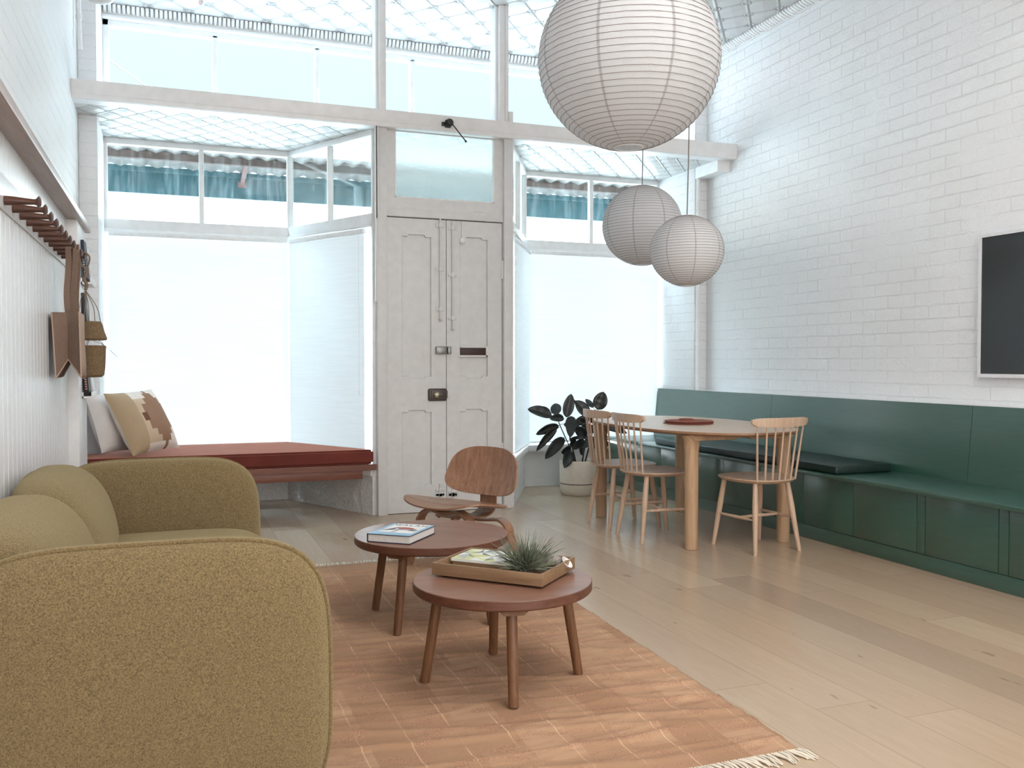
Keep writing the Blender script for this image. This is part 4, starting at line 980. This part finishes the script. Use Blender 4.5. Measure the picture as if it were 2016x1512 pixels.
# ------------------------------------------------------------------ spindle back chairs (front is local -Y)
def make_chair(loc, rz, label):
    t = thing('spindle_back_chair', label, 'dining chair', loc, rz, 'spindle-back chairs round the dining table')
    bm = B(); N = 30; th = [(1, .452), (1, .446), (.93, .432), (.80, .424)]; rings = []
    def outl(i):
        a = 2*PI*i/48; c, s_ = math.cos(a), math.sin(a); n = 3.2; r = (abs(c)**n+abs(s_)**n)**(-1/n); x, y = c*r*.215, s_*r*.205
        if y > 0: x *= 1-.16*(y/.205)**1.5; y -= 0.0
        y += .025*(1-(x/.215)**2)*(1 if y > 0.1 else 0)
        return x, y
    pts = [outl(i) for i in range(48)]
    for f_, z in th: rings.append([bm.verts.new((x*f_, y*f_, z)) for x, y in pts])
    inner = [[bm.verts.new((x*f_, y*f_-.0, z)) for x, y in pts] for f_, z in ((.9, .450), (.6, .441), (.3, .438))]
    cen = bm.verts.new((0, 0, .438)); seq = [rings[3], rings[2], rings[1], rings[0]]+inner
    for A, Q in zip(seq, seq[1:]):
        for i in range(48): bm.faces.new((A[i], A[(i+1) % 48], Q[(i+1) % 48], Q[i]))
    for i in range(48): bm.faces.new((inner[-1][i], inner[-1][(i+1) % 48], cen))
    bm.faces.new(rings[3][::-1]); finish(bm, 'seat', oak, t)
    L = {}
    for sx in (-1, 1):
        for sy in (-1, 1):
            top = Vector((sx*(.145 if sy < 0 else .125), sy*.135, .43)); ft = Vector((sx*(.185 if sy < 0 else .172), sy*.192 if sy < 0 else .195, 0))
            md = top.lerp(ft, .35); bm = B(); add_tube(bm, [top, md, ft+Vector((0, 0, .004)), ft], [.0155, .0185, .0125, .012], 16); finish(bm, 'leg', oak, t)
            L[(sx, sy)] = (top, ft)
    at_ = lambda sx, sy, z: L[(sx, sy)][0].lerp(L[(sx, sy)][1], 1-z/.43)
    for sx in (-1, 1):
        bm = B(); a, b = at_(sx, -1, .205), at_(sx, 1, .205); add_tube(bm, [a, a.lerp(b, .5), b], [.007, .011, .007], 10); finish(bm, 'stretcher', oak, t)
    a, b = at_(-1, -1, .205).lerp(at_(-1, 1, .205), .55), at_(1, -1, .205).lerp(at_(1, 1, .205), .55)
    bm = B(); add_tube(bm, [a, a.lerp(b, .5), b], [.007, .011, .007], 10); finish(bm, 'stretcher', oak, t)
    for i in range(7):
        u = (i-3)/3; b0 = Vector((u*.148, .178+.025*(1-u*u), .443)); t0 = Vector((u*.180, .222+.030*(1-u*u)-.006, .80))
        bm = B(); add_tube(bm, [b0, b0.lerp(t0, .3), t0], [.0062, .0072, .0052], 10); finish(bm, 'spindle', oak, t)
    bm = B(); R0 = []
    n = 18
    for i in range(n+1):
        u = i/n*2-1; x = u*.215; y = .222+.034*(1-u*u)-.018*abs(u)**4; h0 = .775+.010*abs(u)**3; h1 = .832-.012*abs(u)**8
        if abs(u) > .93: h0 += .012
        R0.append([bm.verts.new(p) for p in ((x, y-.009, h0), (x, y+.009, h0), (x, y+.012, (h0+h1)/2), (x, y+.012, h1), (x, y-.004, h1))])
    for A, Q in zip(R0, R0[1:]):
        for j in range(5): bm.faces.new((A[j], A[(j+1) % 5], Q[(j+1) % 5], Q[j]))
    bm.faces.new(R0[0][::-1]); bm.faces.new(R0[-1]); finish(bm, 'top_rail', oak, t)
    return t
def copy_tree(o, parent=None):
    c = o.copy(); COL.objects.link(c)
    if parent: c.parent = parent
    for ch in list(o.children): copy_tree(ch, c)
    return c
c1 = make_chair((3.02, 5.77, 0), math.radians(90), 'spindle-back chair closest to the potted plant, behind the other one at the table side')
c2_ = copy_tree(c1); c2_.location = (3.015, 5.30, 0); c2_.rotation_euler = (0, 0, math.radians(90)); c2_['label'] = 'spindle-back chair at the table side, in front of the one near the plant'
c3 = copy_tree(c1); c3.location = (3.44, 4.775, 0); c3.rotation_euler = (0, 0, math.radians(184.5)); c3['label'] = 'spindle-back chair at the near end of the table with its back to the camera'

# ------------------------------------------------------------------ green built-in bench
t = thing('built_in_bench', 'long dark green built-in bench with a tall back along the right brick wall', 'bench', (4.25, 3.0, 0))
def gb(name, lo, hi, bev=.0015, m=green):
    bm = B(); add_box(bm, (lo[0]-4.25, lo[1]-3, lo[2]), (hi[0]-4.25, hi[1]-3, hi[2]), bev); return finish(bm, name, m, t)
Y0b, Y1b = -1.2, 7.80
gb('seat_board', (3.885, Y0b, .430), (4.46, 7.14, .455)); gb('seat_board', (3.885, 7.143, .430), (4.455, Y1b, .455))
gb('plinth', (3.935, Y0b, 0), (3.95, Y1b, .088))
gb('carcass', (3.955, Y0b, .02), (4.44, Y1b, .428), 0, green_edge)
ed = [7.80, 6.82, 6.35, 5.87, 5.41, 4.94, 4.47, 3.96, 3.90, 3.42, 3.36, 2.9, 2.4, 1.9, 1.4, .9, .4, -.1, -.6, -1.2]
for a, b in zip(ed, ed[1:]): gb('front_panel', (3.93, b+.002, .092), (3.952, a-.002, .427))
def backp(y0_, y1_, xo=0):
    bm = B(); prism(bm, [(4.395-4.25, .455), (4.415-4.25, .455), (4.485-4.25+xo, .91), (4.465-4.25+xo, .91)], 'Y', y0_-3, y1_-3)
    return finish(bm, 'backrest_panel', green, t)
backp(5.96, Y1b, -.03); backp(4.05, 5.957, -.03); backp(2.1, 4.047, -.03); backp(Y0b, 2.097, -.03)
struct(boxo('trim_14', (4.462, Y0b, .895), (4.598, 7.15, .908), bright_paint))
bm = B(); add_box(bm, (-.225, -1.14, -.003), (.225, 1.14, .05), .012, seg=3); o = tag(finish(bm, 'bench_cushion', green_leather), 'long dark green leather cushion lying on the green bench behind the table', 'cushion'); o.location = (4.14, 5.75, .459)

# ------------------------------------------------------------------ television
t = thing('television', 'wall-mounted flat television with a white frame on the right brick wall', 'television', (4.6, 3.40, 1.075))
bm = B(); M = Matrix(((0, 0, -1, -.012), (1, 0, 0, 0), (0, 1, 0, 0), (0, 0, 0, 1)))
plate(bm, [(-.74, 0), (.735, 0), (.735, .855), (-.74, .855)], [[(-.722, .022), (.717, .022), (.717, .838), (-.722, .838)]], M, .030); finish(bm, 'frame', tv_white, t)
boxo('screen', (-.034, -.725, .018), (-.012, .72, .842), tv_screen, t)
boxo('wall_bracket', (-.013, -.3, .2), (-.001, .3, .6), dark_metal, t)

# ------------------------------------------------------------------ potted rubber plant
PCX, PCY = 3.36, 7.27; rv = Vector((.936, -.352, 0)); fv = Vector((.352, .936, 0))
t = thing('plant_pot', 'round cream ceramic pot with saucer standing by the low white brick wall', 'pot', (PCX, PCY, 0))
bm = B(); add_lathe(bm, [(0, .102), (.160, .102), (.165, .108), (.168, .298), (.166, .304), (.160, .304), (.158, .296), (.156, .255), (0, .255)], 56); finish(bm, 'planter', ceramic, t)
bm = B(); add_lathe(bm, [(0, 0), (.140, 0), (.152, .012), (.163, .040), (.166, .095), (.162, .096), (0, .094)], 56); finish(bm, 'saucer', ceramic, t)
bm = B(); add_lathe(bm, [(0, .093), (.160, .093), (.160, .104), (0, .104)], 48); finish(bm, 'gap_ring', pot_gap, t)
bm = B(); add_lathe(bm, [(0, .256), (.1, .259), (.155, .257)], 30); o = tag(finish(bm, 'potting_soil', soil), 'dark soil filling the cream pot', 'soil', kind='stuff'); o.location = (PCX, PCY, .001)
t = thing('rubber_plant', 'dark-leaved rubber plant growing in the cream pot before the right window', 'plant', (PCX, PCY, .255))
LE = [(-0.234, 0.688, -0.436, 0.749, 0.078, -0.05), (-0.244, 0.72, -0.33, 0.759, 0.043, 0.08), (-0.187, 0.699, -0.202, 0.788, 0.078, 0.08), (-0.109, 0.678, -0.066, 0.87, 0.078, 0.02), (-0.13, 0.671, -0.251, 0.671, 0.057, -0.08), (-0.173, 0.607, -0.365, 0.539, 0.064, -0.06), (-0.194, 0.585, -0.364, 0.404, 0.057, -0.08), (-0.127, 0.5, -0.29, 0.34, 0.078, -0.12), (-0.066, 0.692, -0.081, 0.525, 0.078, -0.1), (0.097, 0.685, -0.013, 0.813, 0.085, 0.02), (0.033, 0.735, -0.066, 0.855, 0.021, 0.04), (0.14, 0.759, 0.079, 0.827, 0.039, 0.08), (0.172, 0.742, 0.222, 0.891, 0.1, 0), (0.104, 0.671, -0.038, 0.607, 0.064, -0.03), (0.069, 0.5, -0.038, 0.592, 0.078, -0.08), (0.062, 0.471, -0.045, 0.407, 0.057, -0.09), (0.062, 0.493, -0.074, 0.479, 0.024, 0.02), (0.04, 0.436, 0.026, 0.354, 0.043, -0.08), (0.111, 0.5, 0.122, 0.404, 0.043, -0.06), (0.133, 0.514, 0.168, 0.422, 0.057, 0.02), (-0.07, 0.4, -0.155, 0.386, 0.064, -0.1), (-0.07, 0.386, -0.134, 0.265, 0.078, -0.15), (0.076, 0.621, 0.111, 0.543, 0.057, 0), (0.14, 0.635, 0.41, 0.543, 0.064, 0.03), (0.147, 0.528, 0.261, 0.429, 0.057, 0.05), (0.111, 0.706, 0.19, 0.599, 0.071, 0.04), (-0.031, 0.5, -0.074, 0.429, 0.043, -0.05), (-0.13, 0.621, -0.059, 0.592, 0.036, -0.02), (0.08, 0.60, 0.0, 0.66, 0.06, -0.05), (0.09, 0.55, 0.16, 0.60, 0.06, -0.05), (0.07, 0.53, -0.01, 0.50, 0.06, -0.1), (-0.09, 0.56, -0.02, 0.62, 0.05, 0.03), (0.10, 0.66, 0.06, 0.76, 0.05, 0.03), (0.11, 0.52, 0.05, 0.43, 0.055, -0.1), (-0.08, 0.45, 0.0, 0.43, 0.05, 0.05)]
ST = [[(-0.031, 0.26), (-0.074, 0.4), (-0.102, 0.471), (-0.166, 0.614), (-0.187, 0.692)], [(-0.017, 0.26), (-0.074, 0.493), (-0.084, 0.557), (-0.074, 0.685)], [(0.033, 0.26), (0.062, 0.457), (0.069, 0.571), (0.097, 0.671), (0.147, 0.742)], [(0.051, 0.26), (0.097, 0.436), (0.111, 0.5), (0.118, 0.599)]]
stp = []
for si, s_ in enumerate(ST):
    pts = [rv*x+fv*((-.02, .015, .02, -.015)[si]+(z-.26)*(-.06 if si % 2 else .05))+Vector((0, 0, z-.255)) for x, z in s_]; pth = smooth_path(pts, 6); stp += pth
    bm = B(); add_tube(bm, pth, [.0075-.004*i/len(pth) for i in range(len(pth))], 8); finish(bm, 'stem', stem_mat, t)
random.seed(21)
for bx, bz, tx, tz, w_, dd in LE:
    p0 = rv*bx+Vector((0, 0, bz-.255)); near = min(stp, key=lambda q: ((q.dot(rv)-bx)**2+(q.z-p0.z)**2)); p0 = p0+fv*(near.dot(fv)+dd*.3); tx, tz = bx+(tx-bx)*1.08, bz+(tz-bz)*1.08; p1 = rv*tx+fv*(near.dot(fv)+dd*1.4)+Vector((0, 0, tz-.255))
    ax_ = p1-p0; L = ax_.length; a = ax_.normalized(); side = a.cross(-fv).normalized(); nrm = side.cross(a).normalized()
    if nrm.z < 0 : nrm = -nrm if abs(nrm.z) > .3 else nrm
    tw = random.uniform(-.5, .5); side = (side*math.cos(tw)+nrm*math.sin(tw)).normalized(); nrm = side.cross(a).normalized()
    if nrm.dot(-fv) < 0: nrm = -nrm
    bm = B(); rows = []; n = 12
    for i in range(n+1):
        u = i/n; wd = w_*.5*1.28*(math.sin(PI*u**.85)**.6 if 0 < u < 1 else .02); c_ = p0+a*L*u+Vector((0, 0, .10*L*math.sin(PI*u)*(.5 if a.z < .3 else .1)))
        rows.append([bm.verts.new(c_+side*wd*q+nrm*(wd*.28*abs(q)**1.3+.0012*math.sin(i*1.7))) for q in (-1, -.6, -.12, 0, .12, .6, 1)])
    for A, Q in zip(rows, rows[1:]):
        for j in range(6): bm.faces.new((A[j], A[j+1], Q[j+1], Q[j]))
    add_tube(bm, [near, near.lerp(p0, .6), p0+a*L*.05], .0022, 5)
    o = finish(bm, 'leaf', leaf_mat, t, angle=80); sm = o.modifiers.new('thickness', 'SOLIDIFY'); sm.thickness = .0012

# ------------------------------------------------------------------ paper lanterns
def lantern(c, R_, n, label, squash=.97, rotz=0, cordx=(0, 0)):
    t = thing('paper_lantern', label, 'pendant lantern', c, rotz, 'round paper lanterns over the dining table')
    zmax = R_*squash; ro = R_*.16; th0 = math.asin(ro/R_)
    ths = [th0+(PI-2*th0)*i/n for i in range(n+1)]
    bm = B(); prof = []
    for i, a in enumerate(ths):
        prof.append((R_*math.sin(a), -zmax*math.cos(a)))
        if i < n:
            b = (a+ths[i+1])/2; prof.append((R_*.9915*math.sin(b), -zmax*.9915*math.cos(b)))
    seg = 96; rings = []
    for r, z in prof:
        ring = []
        for j in range(seg):
            a = 2*PI*j/seg; w_ = 1+.0035*noise.noise(Vector((math.cos(a)*5, math.sin(a)*5, z*12/R_)))+.002*math.cos(8*a)
            ring.append(bm.verts.new((r*w_*math.cos(a), r*w_*math.sin(a), z)))
        rings.append(ring)
    for A, Q in zip(rings, rings[1:]):
        for j in range(seg): bm.faces.new((A[j], A[(j+1) % seg], Q[(j+1) % seg], Q[j]))
    sh_ = finish(bm, 'paper_shade', paper, t, angle=60)
    bm = B(); pts = []; tot = n*24
    for q in range(tot+1):
        a = th0+(PI-2*th0)*q/tot; ph = 2*PI*q/24; pts.append((R_*1.003*math.sin(a)*math.cos(ph), R_*1.003*math.sin(a)*math.sin(ph), -zmax*1.003*math.cos(a)))
    add_tube(bm, pts, max(.0010, R_*.0029), 5); finish(bm, 'spiral_rib', rib_mat, t)
    bm = B(); zt = zmax*math.cos(th0)
    for zz in (-zt, zt): add_tube(bm, [(ro*math.cos(2*PI*i/40), ro*math.sin(2*PI*i/40), zz) for i in range(40)], .0028, 6, closed=True)
    add_tube(bm, [(-ro, 0, zt), (0, 0, zt+.004), (ro, 0, zt)], .002, 6); add_tube(bm, [(0, 0, zt), (0, 0, zt-.12)], .014, 10); add_tube(bm, [(-ro, 0, -zt), (0, 0, -zt+.01), (ro, 0, -zt)], .0015, 6); finish(bm, 'wire_frame', bright_paint, t)
    bm = B(); L = ZC-.001-c[2]; k_ = [(cordx[0]*math.sin(PI*s_)*(1-s_), cordx[1]*math.sin(PI*s_*1.4), zt+(L-zt)*s_) for s_ in [i/14 for i in range(15)]]; k_[-1] = (0, 0, L)
    add_tube(bm, k_, .0034, 8); finish(bm, 'cord', cord_mat, t)
    bm = B(); add_lathe(bm, [(0, L), (.05, L), (.048, L-.018), (.012, L-.03), (0, L-.03)], 24); finish(bm, 'ceiling_rose', bright_paint, t)
lantern((2.14, 4.044, 2.664+.005), .45, 42, 'largest round white paper lantern, nearest and highest', .975, .80)
lantern((2.975, 5.425, 2.087), .2685, 38, 'medium round white paper lantern hanging left of the smallest one', .995, .1, (.012, 0))
lantern((2.776, 4.531, 1.806), .211, 36, 'smallest round white paper lantern, hanging lowest', .96, .5, (.0, -.012))

# ------------------------------------------------------------------ outside: verandah, street
struct(boxo('ground', (-30, 7.98, -.16), (35, 60, -.02), paving))
struct(boxo('wall_facade_left', (-12, 7.5, -.1), (-.95, 7.98, 5.0), facade)); struct(boxo('wall_facade_right', (4.95, 7.5, -.1), (14, 7.98, 5.0), facade))
struct(boxo('roof', (-12, -3.6, 4.3), (14, 7.6, 4.6), facade))
t = thing('verandah', 'street verandah with corrugated iron roof and teal fascia beyond the shopfront', 'verandah', (2, 9, 3.0))
bm = B(); n = 420; A_r = []
def roofz(y): return 3.250+(10.45-y)*.095
X0, X1 = -8, 11
for y in (8.5, 9.5, 10.45):
    A_r.append([bm.verts.new((X0+(X1-X0)*i/n-2, y-9, roofz(y)-3.0+.017*math.cos(2*PI*i/4))) for i in range(n+1)])
for A, Q in zip(A_r, A_r[1:]):
    for i in range(n): bm.faces.new((A[i], A[i+1], Q[i+1], Q[i]))
o = finish(bm, 'iron_sheets', iron, t, angle=80)
for y, z0_, z1_ in ((9.95, 3.225, 3.30), (8.9, 3.30, 3.40)):
    bm = B(); add_box(bm, (X0-2, y-.03-9, z0_-3), (X1-2, y+.03-9, z1_-3)); finish(bm, 'purlin', verandah_timber, t)
bm = B(); add_box(bm, (X0-2, 10.48-9, 2.97-3), (X1-2, 10.52-9, 3.215-3), .003); add_box(bm, (X0-2, 10.44-9, 3.19-3), (X1-2, 10.50-9, 3.252-3), .003, 1); finish(bm, 'fascia', [teal, tealgrey], t)
bm = B(); bar(bm, (.77-2, 9.92-9, .36), (.745-2, 10.46-9, .125), .045, .03, .003); add_box(bm, (.70-2, 10.45-9, .09), (.79-2, 10.485-9, .15), .004); finish(bm, 'bracket', rust_steel, t)
bm = B(); bar(bm, (1.0-2, 9.8-9, .34), (2.3-2, 9.9-9, .30), .02, .02); finish(bm, 'tie_rod', rust_steel, t)
# verandah end return seen at right
bm = B(); add_tube(bm, [(5.55-2, 10.40-9, .18), (5.55-2, 10.47-9, .18)], .28, 24); finish(bm, 'round_hanging_sign', plain('maroon_sign', srgb(72, 50, 60), .7), t)
# buildings opposite (only their parapets clear the blinds)
t = thing('shop_building', 'pale parapet of the shop across the street, seen under the verandah', 'building', (6.5, 40, 0))
boxo('wall', (-4, 0, 0), (5.0, 6, 9.1), facade, t); boxo('parapet', (-4.1, -.15, 9.1), (-1.0, .3, 9.9), facade, t)
bm = B(); add_box(bm, (12.5, -6, 0), (21, 0, 8.6)); finish(bm, 'wing', facade, t)
bm = B(); add_box(bm, (13.3, -6.2, 7.9), (15.3, -6.05, 8.5)); finish(bm, 'sign', sign_orange, t)
bm = B(); add_box(bm, (15.5, -6.2, 7.5), (16.0, -6.05, 7.9)); finish(bm, 'blue_sign', sign_blue, t)
# overhead wire
bm = B(); add_tube(bm, [(-3.2, 30, 11.25), (-.72, 30, 9.61), (1.8, 30, 7.94)], .022, 6)
tag(finish(bm, 'overhead_wire', dark_metal), 'dark overhead wire crossing the sky in the leftmost upper window', 'wire')
